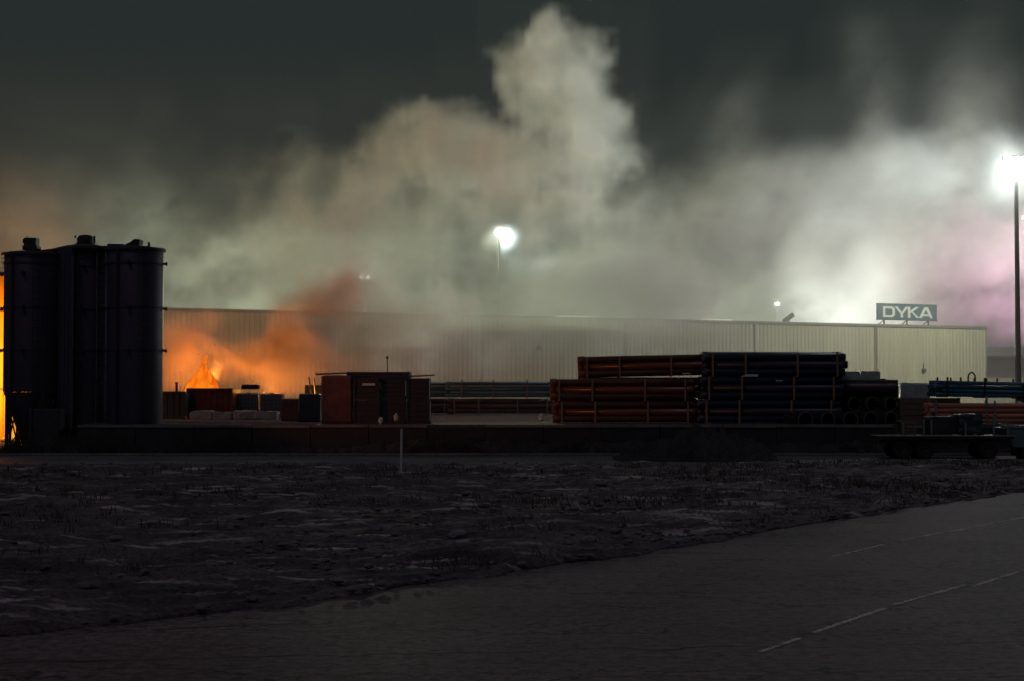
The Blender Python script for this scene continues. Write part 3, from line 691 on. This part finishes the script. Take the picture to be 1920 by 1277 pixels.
# ------------------------------------------------------------------ pipe bundles
def make_pipe(Lp, r, m, socket=1):
    bm = BM(); ri = r * .93; s0 = r * 1.13
    prof = [(ri, -Lp / 2), (r, -Lp / 2), (r, Lp / 2 - .32), (s0, Lp / 2 - .26), (s0, Lp / 2 - .2), (s0 * .985, Lp / 2 - .17), (s0 * .985, Lp / 2), (s0 * .9, Lp / 2), (ri, Lp / 2 - .3), (ri, -Lp / 2)]
    if socket < 0: prof = [(a, -b) for a, b in prof]
    add_lathe(bm, prof, 16, axis='X'); bmesh.ops.recalc_face_normals(bm, faces=bm.faces)
    me = bpy.data.meshes.new('pipe'); bm.to_mesh(me); bm.free(); me.materials.append(M[m])
    for p in me.polygons: p.use_smooth = True
    return me
def make_bundle(label, group, m, Lp=6.0, r=.135, rows=3, cols=4, up=0, ups=(.04, .28, .66, .95), frame='wood', name='pipe_bundle'):
    t = thing(name, label, 'pipe bundle', (0, -500, 0), 0, group)
    meA, meB = make_pipe(Lp, r, m, 1), make_pipe(Lp, r, m, -1); p = 2 * r * 1.01; Wd = cols * p
    for j in range(rows):
        for i in range(cols):
            o = bpy.data.objects.new('pipe', meA if (i + j) % 2 else meB); COL.objects.link(o); o.parent = t
            o.location = (random.uniform(-.05, .05) + (.13 if (i + j) % 2 else -.13), (i - (cols - 1) / 2) * p,   .037 + r + j * p)
    Ht = .037 + rows * p
    for u in ups:
        x = (u - .5) * Lp; bm = BM(); w_ = .04
        add_box(bm, (x - w_, -Wd / 2 - .05, .0), (x + w_, Wd / 2 + .05, .035))
        for sy in (-1, 1): add_box(bm, (x - w_, sy * (Wd / 2 + .002), .042), (x + w_, sy * (Wd / 2 + .045), Ht - .002 + up))
        obj('batten_frame', bm, frame, t)
    t['h'] = Ht + .003
    return t
def put(t, px, D, z, label=None, tilt=0, rotz=0, first=[set()]):
    p = at(px, 700, D); loc = (p.x, D, z)
    if t.name not in first[0]:
        first[0].add(t.name); t.location = loc; t.rotation_euler = (0, tilt, rotz)
        if label: t['label'] = label
        return t
    return dup(t, loc, rotz, label, tilt=tilt)
GB = 'bundles of brown pipes on the yard'
B = make_bundle('x', GB, 'brown', 6.0, .152); BH = B['h']
put(B, 1171, 70, YZ + .0, 'brown pipe bundle at the bottom of the stack, closest to the fire side')
put(B, 1166, 70, YZ + BH, 'brown pipe bundle second from the ground, its left end sticking out furthest')
put(B, 1171, 71.3, YZ + .09, 'brown pipe bundle on the ground just behind the front left stack')
put(B, 1216, 71.3, YZ + BH + .09, 'brown pipe bundle in the second layer behind the front left stack')
put(B, 1216, 71.3, YZ + 2 * BH + .10, 'topmost brown pipe bundle, stepped back on the left stack', R(-1.2))
B2 = make_bundle('x', GB, 'brick', 5.5, .105, 4, 6, .12, (.03, .48, .97), 'steel')
for k, (px, D, z, lb) in enumerate(((1795, 68, YZ, 'brown pipe bundle under the blue pipes, left of the yard post'), (1985, 68, YZ, 'brown pipe bundle cut by the right edge of the photo'))):
    put(B2, px + 66, D, z, lb)
GD = 'bundles of dark pipes in the tall stack'
Dk = make_bundle('x', GD, 'dark', 5.9, .16, 3, 4, .0); DH = Dk['h']
names = ['lowest', 'middle', 'topmost']
for j in range(3):
    put(Dk, 1438 + (0, 5, 12)[j], 69.6, YZ + j * DH - .0, names[j] + ' dark pipe bundle in the front row of the tall stack')
for j in range(3):
    put(Dk, 1452 - j * 4, 71.2, YZ + j * DH + .10, names[j] + ' dark pipe bundle in the back row of the tall stack')
def sticker(parent, px, py, D, w_, h_, sl=0):
    q = at(px, py, D); bm = BM(); add_prism(bm, [(-w_ / 2 - sl, -h_ / 2), (w_ / 2, -h_ / 2), (w_ / 2, h_ / 2), (-w_ / 2 + sl, h_ / 2)], -.006, .006)
    o = obj('label', bm, 'white', parent); o.location = parent.matrix_basis.inverted() @ q; return o
_b = [o for o in bpy.data.objects if o.get('group') == GD and 'middle' in o['label'] and 'front' in o['label']][0]
_w = 4 * 2 * .16 * 1.01 / 2 + .06
sticker(_b, 1408, 704, 69.6 - _w, .62, .10, .14); sticker(_b, 1461, 714, 69.6 - _w, .3, .04)
_b = [o for o in bpy.data.objects if 'second from the ground' in o.get('label', '')][0]
sticker(_b, 1287, 700.5, 70 - _w, .36, .05, .02)
GT = 'grey green pipe bundles beside the dark covered stack'
Tl = make_bundle('x', GT, 'teal', 6.2, .095, 5, 6, .10, (.14, .45, .78)); TH = Tl['h']
put(Tl, 935, 98, YZ + BH + .03, 'grey green pipe bundle lying on the dim brown bundle')
put(Tl, 748, 99, YZ + BH + .03, 'grey green pipe bundle mostly hidden behind the dark covered stack')
B3 = make_bundle('x', 'dim brown bundles under the grey green pipes', 'dimbrown', 6.2, .152, 3, 4, .0)
put(B3, 940, 98, YZ, 'dim brown pipe bundle under the grey green pipes, right one'); put(B3, 750, 99, YZ, 'dim brown pipe bundle under the grey green pipes, left one')
GL = 'blue pipe bundles at the right edge'
Bl = make_bundle('x', GL, 'blue', 5.6, .085, 4, 7, .16, (.06, .36, .68, .95), 'darksteel'); LH = Bl['h']
crate_mat = 'greywood'
def crate(name, label, cat, px0, px1, pytop, D, base, dep, m='greywood', planks=5, group=None, rotz=0, covered=False):
    A = at(px0, pytop, D); Bp = at(px1, pytop, D); w_ = Bp.x - A.x; H = A.z - base
    t = thing(name, label, cat, ((A.x + Bp.x) / 2, D, base), rotz, group)
    bm = BM(); add_box(bm, (-w_ / 2 + .03, .03, .1), (w_ / 2 - .03, dep - .03, H - .03)); obj('load', bm, 'darkbox' if m != 'film' else 'film', t)
    hh = (H - .1) / planks
    for k in range(planks):
        bm = BM(); z = .1 + k * hh; add_box(bm, (-w_ / 2, 0, z + .012), (w_ / 2, .027, z + hh - .012)); obj('plank', bm, m, t); bm = BM(); add_box(bm, (-w_ / 2, dep - .027, z + .012), (w_ / 2, dep, z + hh - .012)); obj('plank', bm, m, t)
    for sx in (-1, 1):
        bm = BM(); add_box(bm, (sx * w_ / 2 - .045 * (sx > 0) * 2 + (0 if sx > 0 else 0), -.04, 0), (sx * w_ / 2 + (.09 if sx < 0 else 0), -.002, H)); obj('corner_post', bm, m, t)
    bm = BM(); add_box(bm, (-w_ / 2, -.02, 0), (w_ / 2, .1, .098)); add_box(bm, (-w_ / 2, dep - .1, 0), (w_ / 2, dep, .098)); add_box(bm, (-w_ / 2, dep * .45, 0), (w_ / 2, dep * .55, .098)); obj('skid', bm, m, t)
    return t
# support crates under the blue pipes, and the blue pipes themselves
bz = at(1740, 745, 70).z
for k in range(2):
    crate('crate', ('wooden crate carrying the left end of the blue pipe bundles', 'wooden crate carrying the right end of the blue pipe bundles')[k], 'crate', 1745 + k * 175, 1800 + k * 175, 746, 70 + k * .8, YZ, 1.1)
put(Bl, 1868, 70.6, bz - .05, 'long blue pipe bundle lying over the brown pipes', R(1.2), R(5))
put(Bl, 1890, 72.6, bz - .05, 'second blue pipe bundle behind the long one', R(1.2), R(5))

# ------------------------------------------------------------------ large pipes
def big_pipe(label, px, py, D, rpx, Lp, rotz, m='black', group='large dark pipes stacked beside the tall stack'):
    s_ = F / D; r = rpx / s_; c = at(px, py, D); bm = BM()
    add_lathe(bm, [(r * .9, 0), (r, 0), (r, -.45), (r * .94, -.5), (r * .94, -Lp), (r * .86, -Lp), (r * .86, -.5), (r * .9, 0)], 30, axis='X')
    o = obj('large_pipe', bm, m, smooth=True, loc=(c.x, c.y, c.z), rotz=rotz); tag(o, label, 'pipe', group)
    bm = BM(); add_lathe(bm, [(r * .895, .002), (r * 1.005, .002), (r * 1.005, .02), (r * .895, .02)], 30, axis='X'); obj('rim', bm, 'plastic', o)  # paler rim: light caught on the pipe edge put into its colour
    return o
for lb, px, py, D, rp, Lp, rz in (
  ('topmost large dark pipe, with the rounded end at right', 1682, 729, 70, 17, 3.0, R(-8)),
  ('large dark pipe behind the topmost one', 1660, 727, 71.6, 17, 3.0, R(-8)),
  ('large dark pipe end in the second layer, right most', 1670, 758, 69, 14, 2.6, R(-62)),
  ('large dark pipe end in the second layer, centre', 1636, 758, 69.2, 14, 2.6, R(-66)),
  ('large dark pipe end in the second layer, left', 1602, 758, 69.4, 14, 2.6, R(-66)),
  ('large dark pipe end in the second layer, half behind the tall stack', 1568, 758, 69.6, 14, 2.6, R(-66)),
  ('large dark pipe end on the ground, nearest the trailer', 1671, 787, 67.6, 15, 2.4, R(-66)),
  ('large dark pipe end on the ground, second from the trailer', 1632, 787, 67.8, 15, 2.4, R(-68)),
  ('large dark pipe with a clear pale ring, at the wall edge', 1595, 788, 67.6, 15.5, 2.4, R(-72)),
  ('large dark pipe at the wall edge in front of the tall stack, right', 1552, 788, 67.8, 15, 2.0, R(-72)),
  ('large dark pipe at the wall edge in front of the tall stack, left', 1510, 788, 67.7, 15.5, 2.0, R(-72))):
    big_pipe(lb, px, py, D, rp, Lp, rz)

# ------------------------------------------------------------------ wrapped pallets, covered stacks, containers
def soft_block(name, label, cat, px0, px1, pytop, D, base, dep, m, seed, amt=.05, sub=4, group=None, parent=None, rotz=0):
    A = at(px0, pytop, D); Bp = at(px1, pytop, D); w_ = Bp.x - A.x; H = A.z - base; bm = BM()
    add_box(bm, (-w_ / 2, 0, 0), (w_ / 2, dep, H)); bmesh.ops.subdivide_edges(bm, edges=bm.edges[:], cuts=14, use_grid_fill=True)
    for v in bm.verts:
        p = v.co; n = float(fbm(np.float32(p.x * 1.4 + seed), np.float32(p.y * 1.4 + seed), np.float32(p.z * 1.1), 4, .6))
        f = min(1, p.z / .15); p.x += n * amt * f * 1.2; p.y += -abs(n) * amt * f; p.z += n * amt * f * .8
        ex = abs(p.x) / (w_ / 2); p.z -= max(0, ex - .86) * .6 * (p.z / H) ** 4 * .5
    o = obj(name, bm, m, smooth=False, loc=((A.x + Bp.x) / 2, D, base), rotz=rotz)
    for p in o.data.polygons: p.use_smooth = True
    return tag(o, label, cat, group) if label else o
zt = at(700, 750, 68.2).z
k = 0
for (a, b, t1, t2, d) in ((662, 712, 750, 708, 0), (714, 760, 748, 711, .15), (762, 806, 752, 709, -.1)):
    nm = ('left', 'middle', 'right')[k]; k += 1; z1_ = at(a, t1, 68.2).z
    crate('crate', 'dark slatted crate at the bottom of the %s pile beside the red brown stack' % nm, 'crate', a, b, t1, 68.2 + d, YZ, 1.4, 'darkbox', 4)
    cc = crate('crate', 'dark slatted crate on top of the %s pile beside the red brown stack' % nm, 'crate', a + 1, b - 1, t2, 68.25 + d, z1_ + .004, 1.35, 'darkbox', 4)
    if k == 1:
        q = at(691, 721, 68.1); bm = BM(); add_box(bm, (-.27, -.012, -.045), (.27, .0, .055)); obj('label', bm, 'white', cc, loc=(q.x - cc.location.x, -.045, q.z - cc.location.z))
for k, (px, py, l, c) in enumerate(((620, 702, 1.3, 'greywood'), (700, 741, .6, 'greywood'), (790, 706, 1.1, 'greywood'))):
    q = at(px, py, 69); bm = BM(); add_bar(bm, (-l / 2, 0, 0), (l / 2, .3, .06), .035, 6); tag(obj('loose_pole', bm, c, loc=(q.x, 69, q.z)), ('thin loose pole on the red brown covered stack', 'short loose pole lying across the left crate pile', 'loose pole lying over the right crate pile')[k], 'pole')
soft_block('covered_stack', 'red brown covered stack left of the black covered one', 'covered stack', 603, 660, 704, 68.6, YZ, 1.5, 'redtarp', 8)
soft_block('covered_stack', 'dark covered stack in the shade behind the large pipes', 'covered stack', 1556, 1690, 738, 73.5, YZ, 1.4, 'tarp', 33)  # added to darken the bright gaps beneath the large pipes
fc = crate('flat_crate', 'flat dark crate lying on top of the black covered stack', 'crate', 650, 768, 697, 69, at(650, 712, 69).z + .0, 1.2, 'darkbox', 1)
soft_block('covered_stack', 'small dark covered stack with a slanting top left of the red brown one', 'covered stack', 560, 600, 739, 72, YZ, 1.2, 'tarp', 12)
soft_block('covered_stack', 'low red brown covered load beside the grey bags', 'covered stack', 527, 560, 748, 74, YZ, 1.2, 'redtarp', 15)
# thin rod and debris
a = at(727, 697, 70); b = at(726, 668, 70); bm = BM(); add_bar(bm, (a.x, 70, a.z - .3), (b.x, 70, b.z), .022, 6); add_box(bm, (b.x - .05, 69.97, b.z - .12), (b.x + .05, 70.03, b.z)); tag(obj('antenna', bm, 'darksteel'), 'thin rod sticking up above the flat crate', 'rod')
bm = BM(); rr = random.Random(4)
for k in range(26):
    px = rr.uniform(585, 640); p = at(px, rr.uniform(705, 742), 88); l = rr.uniform(.4, 1.5)
    add_bar(bm, (p.x, 88 + rr.uniform(-.5, .5), YZ), (p.x + rr.uniform(-.3, .3), 88 + rr.uniform(-.5, .5), p.z), rr.uniform(.02, .05), 5)
tag(obj('scrap_pile', bm, 'darksteel'), 'tangle of thin burnt rods standing left of the red brown covered stack', 'scrap pile')

def container(label, px0, px1, pytop, D, dep, m, name='container'):
    A = at(px0, pytop, D); Bp = at(px1, pytop, D); w_ = Bp.x - A.x; H = A.z - YZ
    t = thing(name, label, 'container', ((A.x + Bp.x) / 2, D, YZ))
    obj('front_wall', ribbed(-w_ / 2 + .06, w_ / 2 - .06, .12, H - .1, -.0, .3, .04), m, t)
    bm = BM(); add_box(bm, (-w_ / 2 + .02, .004, .1), (w_ / 2 - .02, .06, H - .06)); add_box(bm, (-w_ / 2 + .02, dep - .06, .1), (w_ / 2 - .02, dep, H - .06)); add_box(bm, (-w_ / 2 + .02, .062, .1), (-w_ / 2 + .07, dep - .062, H - .06)); add_box(bm, (w_ / 2 - .07, .062, .1), (w_ / 2 - .02, dep - .062, H - .06)); obj('body', bm, m, t)
    bm = BM(); add_box(bm, (-w_ / 2, -.08, 0), (w_ / 2, .0, .11)); obj('rail', bm, m, t); bm = BM(); add_box(bm, (-w_ / 2, -.08, H - .1), (w_ / 2, .1, H)); obj('rail', bm, m, t)
    for sx in (-w_ / 2, w_ / 2 - .1):
        bm = BM(); add_box(bm, (sx, -.10, .112), (sx + .1, -.002, H - .102)); obj('corner_post', bm, m, t)
    return t
container('rust red open container in front of the flames', 350, 437, 728, 82, 2.4, 'redbox')
container('dark container between the right hand silo and the rust red one', 290, 348, 734, 80, 2.4, 'darkbox')
container('dark container half hidden in fire smoke behind the small covered loads', 572, 655, 722, 90.5, 5.0, 'darkbox')  # added to keep firelight off the grey green pipes
p = at(331, 734, 80.4); bm = BM(); add_bar(bm, (0, 0, 0), (0, 0, .42), .06, 8); add_bar(bm, (0, 0, .42), (0, 0, .46), .09, 8); tag(obj('vent_pipe', bm, 'darksteel', loc=(p.x, 80.4, p.z - .0)), 'short pipe stub standing on the dark container', 'vent pipe')

def tote(px, D, base, label):
    c = at(px, 760, D); t = thing('storage_tote', label, 'tote', (c.x, D, base), 0, 'dark caged totes beside the rust red container')
    bm = BM(); add_box(bm, (-.56, .04, .15), (.56, 1.0, 1.02)); add_lathe(bm, [(.13, 1.02), (.13, 1.08), (.01, 1.08)], 12, (0, .5, 0)); obj('tank', bm, 'plastic', t, bevel=.06)
    bm = BM()
    for k in range(7): x = -.58 + k * .1933; add_bar(bm, (x, 0, .14), (x, 0, 1.06), .012, 5)
    for k in range(5): z = .16 + k * .22; add_bar(bm, (-.6, -.015, z), (.6, -.015, z), .012, 5)
    obj('cage', bm, 'steel', t)
    bm = BM(); add_box(bm, (-.6, -.03, .1), (.6, 1.03, .138))
    for x in (-.52, 0, .52): add_box(bm, (x - .06, -.03, 0), (x + .06, 1.03, .098))
    obj('pallet', bm, 'greywood', t); return t
tote(463, 83, YZ + .25, 'caged tote standing next to the rust red container'); tote(508, 83, YZ + .22, 'caged tote at the right end, beside the low red brown load')
q = at(468, 722, 83.4); soft_block('covered_load', 'small crumpled dark load lying on the first caged tote', 'load', 452, 484, 722, 83.3, at(470, 730, 83.3).z, .6, 'tarp', 20, .10)
bm = BM(); A = at(440, 790, 82.9); Bq = at(531, 790, 82.9); add_box(bm, (A.x, 82.9, YZ), (Bq.x, 84.2, YZ + .215)); tag(obj('concrete_block', bm, 'coping', bevel=.02), 'low concrete slab under the caged totes', 'concrete slab')
for k, (a, b, pt) in enumerate(((358, 398, 771), (399, 436, 773), (438, 478, 770), (480, 518, 771))):
    soft_block('bulk_bag', ('sagging grey bulk bag nearest the silos', 'low grey bulk bag second from the silos', 'pale grey bulk bag third from the silos', 'pale grey bulk bag at the right end of the row')[k], 'bulk bag', a, b, pt, 78 - k * .2, YZ, .8, 'bag', 30 + k, .12, group='grey bulk bags in front of the container')

# clear wrapped pallets on the large pipes, and beside the blue pipes
z1 = at(1600, 713, 70).z
for k, (a, b, pt, D, base, m, lb) in enumerate((
  (1560, 1612, 697, 70.2, z1, 'film', 'pale clear wrapped pallet on the large pipes, left one'),
  (1614, 1650, 696, 70.4, z1, 'film', 'pale clear wrapped pallet on the large pipes, right one'),
  (1688, 1744, 718, 71.5, YZ, 'film', 'green tinted wrapped pallet between large pipes and blue pipes'))):
    o = soft_block('wrapped_pallet', lb, 'wrapped pallet', a, b, pt, D, base, 1.0, m, 50 + k, .06)
crate('crate', 'dark wooden crate left of the brown bundles, under the green wrapped pallet', 'crate', 1688, 1740, 746, 68.4, YZ, 1.1, 'greywood', 4)
# ring standing on the blue pipes
p = at(1822, 718, 71); t0 = BM(); bmesh.ops.create_circle(t0, segments=4, radius=.01) ; t0.free()
bm = BM(); rg = []
for k in range(28):
    a = 2 * math.pi * k / 28; c = Vector((math.cos(a) * .16, 0, .27 + math.sin(a) * .27)); rg.append([bm.verts.new(c + Vector((math.cos(a), 0, math.sin(a))) * .035 * math.cos(b * math.pi / 3) + Vector((0, .035 * math.sin(b * math.pi / 3), 0))) for b in range(6)])
for k in range(28):
    for b in range(6): bm.faces.new((rg[k][b], rg[(k + 1) % 28][b], rg[(k + 1) % 28][(b + 1) % 6], rg[k][(b + 1) % 6]))
tag(obj('hose_loop', bm, 'darksteel', loc=(p.x, 71, p.z - .08)), 'small dark loop standing up on the blue pipes', 'hose loop')
# yard post at the right
p = at(1850, 745, 67.2); bm = BM(); add_box(bm, (-.035, -.035, 0), (.035, .035, p.z - YZ + .02)); add_box(bm, (-.05, -.05, p.z - YZ + .02), (.05, .05, p.z - YZ + .05)); tag(obj('yard_post', bm, 'steel', loc=(p.x, 67.2, YZ)), 'slim steel post between the two brown bundles at right', 'post')

# ------------------------------------------------------------------ flat trailer with its load
TD = 62.5; a = at(1640, 815, TD); b = at(1888, 818, TD); zd = a.z
t = thing('flatbed_trailer', 'low flatbed trailer with posts parked before the wall at right', 'trailer', (a.x, TD, 0)); Lt = b.x - a.x
bm = BM(); add_box(bm, (0, -.9, zd - .16), (Lt, .9, zd - .03)); obj('deck', bm, 'darksteel', t, bevel=.01)
bm = BM(); add_box(bm, (-.02, -.94, zd - .05), (Lt + .02, -.902, zd)); obj('deck_edge', bm, 'steel', t)
bm = BM(); add_box(bm, (.3, -.5, zd - .32), (Lt - .3, -.35, zd - .162)); add_box(bm, (.3, .35, zd - .32), (Lt - .3, .5, zd - .162)); obj('chassis', bm, 'darksteel', t)
for xx in (.9, 1.75, 4.2):
    for sy in (-.72, .72):
        bm = BM(); add_lathe(bm, [(.22, -.11), (.33, -.12), (.36, -.08), (.36, .08), (.33, .12), (.22, .11)], 26); bmesh.ops.rotate(bm, verts=bm.verts, matrix=Matrix.Rotation(R(90), 3, 'X')); bmesh.ops.translate(bm, verts=bm.verts, vec=(xx, sy, .36)); w_ = obj('wheel', bm, 'rubber', t, smooth=True)
        bm = BM(); add_lathe(bm, [(.02, .06), (.1, .09), (.12, .04), (.2, .05), (.218, .1), (.218, -.1), (.02, -.1)], 22); bmesh.ops.rotate(bm, verts=bm.verts, matrix=Matrix.Rotation(R(90), 3, 'X')); bmesh.ops.translate(bm, verts=bm.verts, vec=(xx, sy, .36)); obj('rim', bm, 'darksteel', w_)
for px in (1683, 1721, 1735, 1798, 1850, 1876):
    x = at(px, 800, TD).x - a.x; bm = BM(); h = {1683: .5, 1721: .62, 1735: .6, 1798: .5, 1850: .75, 1876: .6}[px]; add_box(bm, (x - .03, -.93, zd + .002), (x + .03, -.87, zd + h)); obj('stake', bm, 'steel', t)
for p0_, p1_, z in ((1690, 1719, .30), (1852, 1875, .42), (1838, 1850, .43)):
    bm = BM(); add_box(bm, (at(p0_, 800, TD).x - a.x, -.92, zd + z), (at(p1_, 800, TD).x - a.x, -.88, zd + z + .05)); obj('rail', bm, 'steel', t)
soft_block('wrapped_load', 'black wrapped load lying on the trailer deck', 'wrapped load', 1742, 1796, 781, TD - .3, zd, 1.0, 'tarp', 61, .06)
o = soft_block('wrapped_load', 'glossy dark film wrapped load glinting on the trailer', 'wrapped load', 1799, 1842, 776, TD - .7, zd, 1.0, 'darkfilm', 66, .14)
crate('crate', 'dark crate standing at the left end of the trailer deck', 'crate', 1690, 1718, 789, TD - .6, zd, .9, 'greywood', 3)
# skip at the right edge
A = at(1884, 798, 62.0)
t = thing('skip', 'blue green skip with pale bags on top, cut by the right edge', 'skip', (A.x, 62, 0)); H = A.z
bm = BM(); add_prism(bm, [(.3, .45), (2.6, .45), (3.0, H - .1), (0, H - .1)], 0, 1.6); obj('skip_body', bm, 'teal', t, bevel=.02)
bm = BM(); add_box(bm, (-.05, -.05, H - .098), (3.05, .05, H)); obj('rim', bm, 'steel', t)
for x in (.8, 2.2):
    bm = BM(); add_box(bm, (x - .12, .1, 0), (x + .12, 1.5, .448)); obj('skid', bm, 'darksteel', t)
for k, xx in enumerate((.45, 1.1)):
    soft_block('sack', ('pale bluish sack heaped on the skip, first from its corner', 'pale bluish sack heaped on the skip, beside the first')[k], 'sack', 1886 + 27 * k, 1913 + 27 * k, 797, 62.2, H - .28 - .01, .7, 'bag', 70 + k, .07)
# pale plank on the road
A = at(1850, 857, 62); Bq = at(1884, 857, 62); bm = BM(); add_box(bm, (A.x, 60.6, .06), (Bq.x, 60.85, .17)); tag(obj('plank', bm, 'white', bevel=.01), 'pale plank on blocks on the road beside the skip', 'plank')
for k in range(2):
    bm = BM(); x = A.x + (.1 if k == 0 else Bq.x - A.x - .3); add_box(bm, (x, 60.6, 0), (x + .15, 60.85, .058)); tag(obj('support_block', bm, 'greywood'), 'small block under the ' + ('left' if k == 0 else 'right') + ' end of the pale plank', 'block')

# plastic scraps on the wall and yard edge, marker post in the field
for k, (px, py, lb) in enumerate(((714, 789, 'pale plastic scrap hanging on the wall below the white label'), (743, 783, 'small pale plastic scrap left of the marker post top'), (1015, 783, 'bright crumpled plastic scrap left of the brown pipe stack'))):
    p = at(px, py, 67.0); bm = BM(); bmesh.ops.create_icosphere(bm, subdivisions=3, radius=.13)
    rr = random.Random(k + 3)
    for v in bm.verts: v.co *= 1 + .5 * (rr.random() - .5); v.co.z *= 1.2; v.co.x *= .7
    zz = max(p.z, YZ + .1); tag(obj('plastic_scrap', bm, 'white', loc=(p.x, 67.0, zz)), lb, 'plastic scrap', 'pale plastic scraps at the yard edge')
P = gnd(752, 891); top = at(752, 797, P.y)
t = thing('marker_post', 'thin pale marker post standing alone in the rough field', 'marker post', (P.x, P.y, 0))
bm = BM(); add_bar(bm, (0, 0, 0), (.01, 0, top.z - .12), .04, 10, .033); obj('post', bm, 'white', t)
bm = BM(); add_box(bm, (-.10, -.02, top.z - .118), (.14, .02, top.z - .04)); obj('cap', bm, 'plastic', t, bevel=.01)
nx_, ny_ = 520, 14; bm = BM(); g = []
for i in range(nx_):
    x = -20 + 45 * i / (nx_ - 1); row = []
    hgt = .42 + .55 * float(fbm(np.float32(x * .28), np.float32(8.), np.float32(2.), 5, .6)); hgt = max(.02, hgt) * min(1, (25 - x) / 8 + .1)
    for j in range(ny_):
        v_ = j / (ny_ - 1); y = 65.2 + .78 * v_; n2 = float(vnoise(np.float32(x * 3.1), np.float32(y * 4), np.float32(3))) + .5 * float(vnoise(np.float32(x * 7.3), np.float32(y * 8), np.float32(5)))
        row.append(bm.verts.new((x, y, max(-.01, hgt * math.sin(min(1, v_ * 1.15) * math.pi / 2) + .10 * n2 * min(1, v_ * 3)))))
    g.append(row)
for i in range(nx_ - 1):
    for j in range(ny_ - 1): bm.faces.new((g[i][j], g[i + 1][j], g[i + 1][j + 1], g[i][j + 1]))
o = obj('soil_bank', bm, 'heap'); o['kind'] = 'structure'
M['weed'] = mat('dark dry weeds', (.05, .05, .035), .8, .5, 4)
bm = BM(); rr = random.Random(21)
for c in range(1100):
    x = rr.uniform(-24, 27)
    dn = float(vnoise(np.float32(x * .35), np.float32(3.), np.float32(1.)))
    if dn < rr.uniform(-.7, .5): continue
    y = rr.uniform(65.25, 65.85); hh = (.25 + .75 * max(0, dn + .3)) * rr.uniform(.5, 1.1)
    for b in range(9):
        a = rr.uniform(0, 6.28); l = rr.uniform(.1, .5) * hh; h = hh * rr.uniform(.5, 1); p = Vector((x + rr.gauss(0, .08), y + rr.gauss(0, .05), 0)); sd = Vector((.012, 0, 0))
        mid = p + Vector((math.cos(a) * l * .4, math.sin(a) * l * .2, h * .6)); tip = p + Vector((math.cos(a) * l, math.sin(a) * l * .4, h))
        bm.faces.new([bm.verts.new(q) for q in (p - sd, p + sd, mid + sd, tip, mid - sd)])
        for e in range(2):
            q = p.lerp(mid, rr.uniform(.4, 1)) ; u = Vector((rr.uniform(-.09, .09), rr.uniform(-.03, .03), rr.uniform(.0, .09))); bm.faces.new([bm.verts.new(w_) for w_ in (q, q + u + Vector((0, 0, .025)), q + u * 1.3, q + u - Vector((0, 0, .02)))])
o = obj('weeds', bm, 'weed'); o['kind'] = 'stuff'; o['label'] = 'dark dry weeds growing along the foot of the retaining wall'
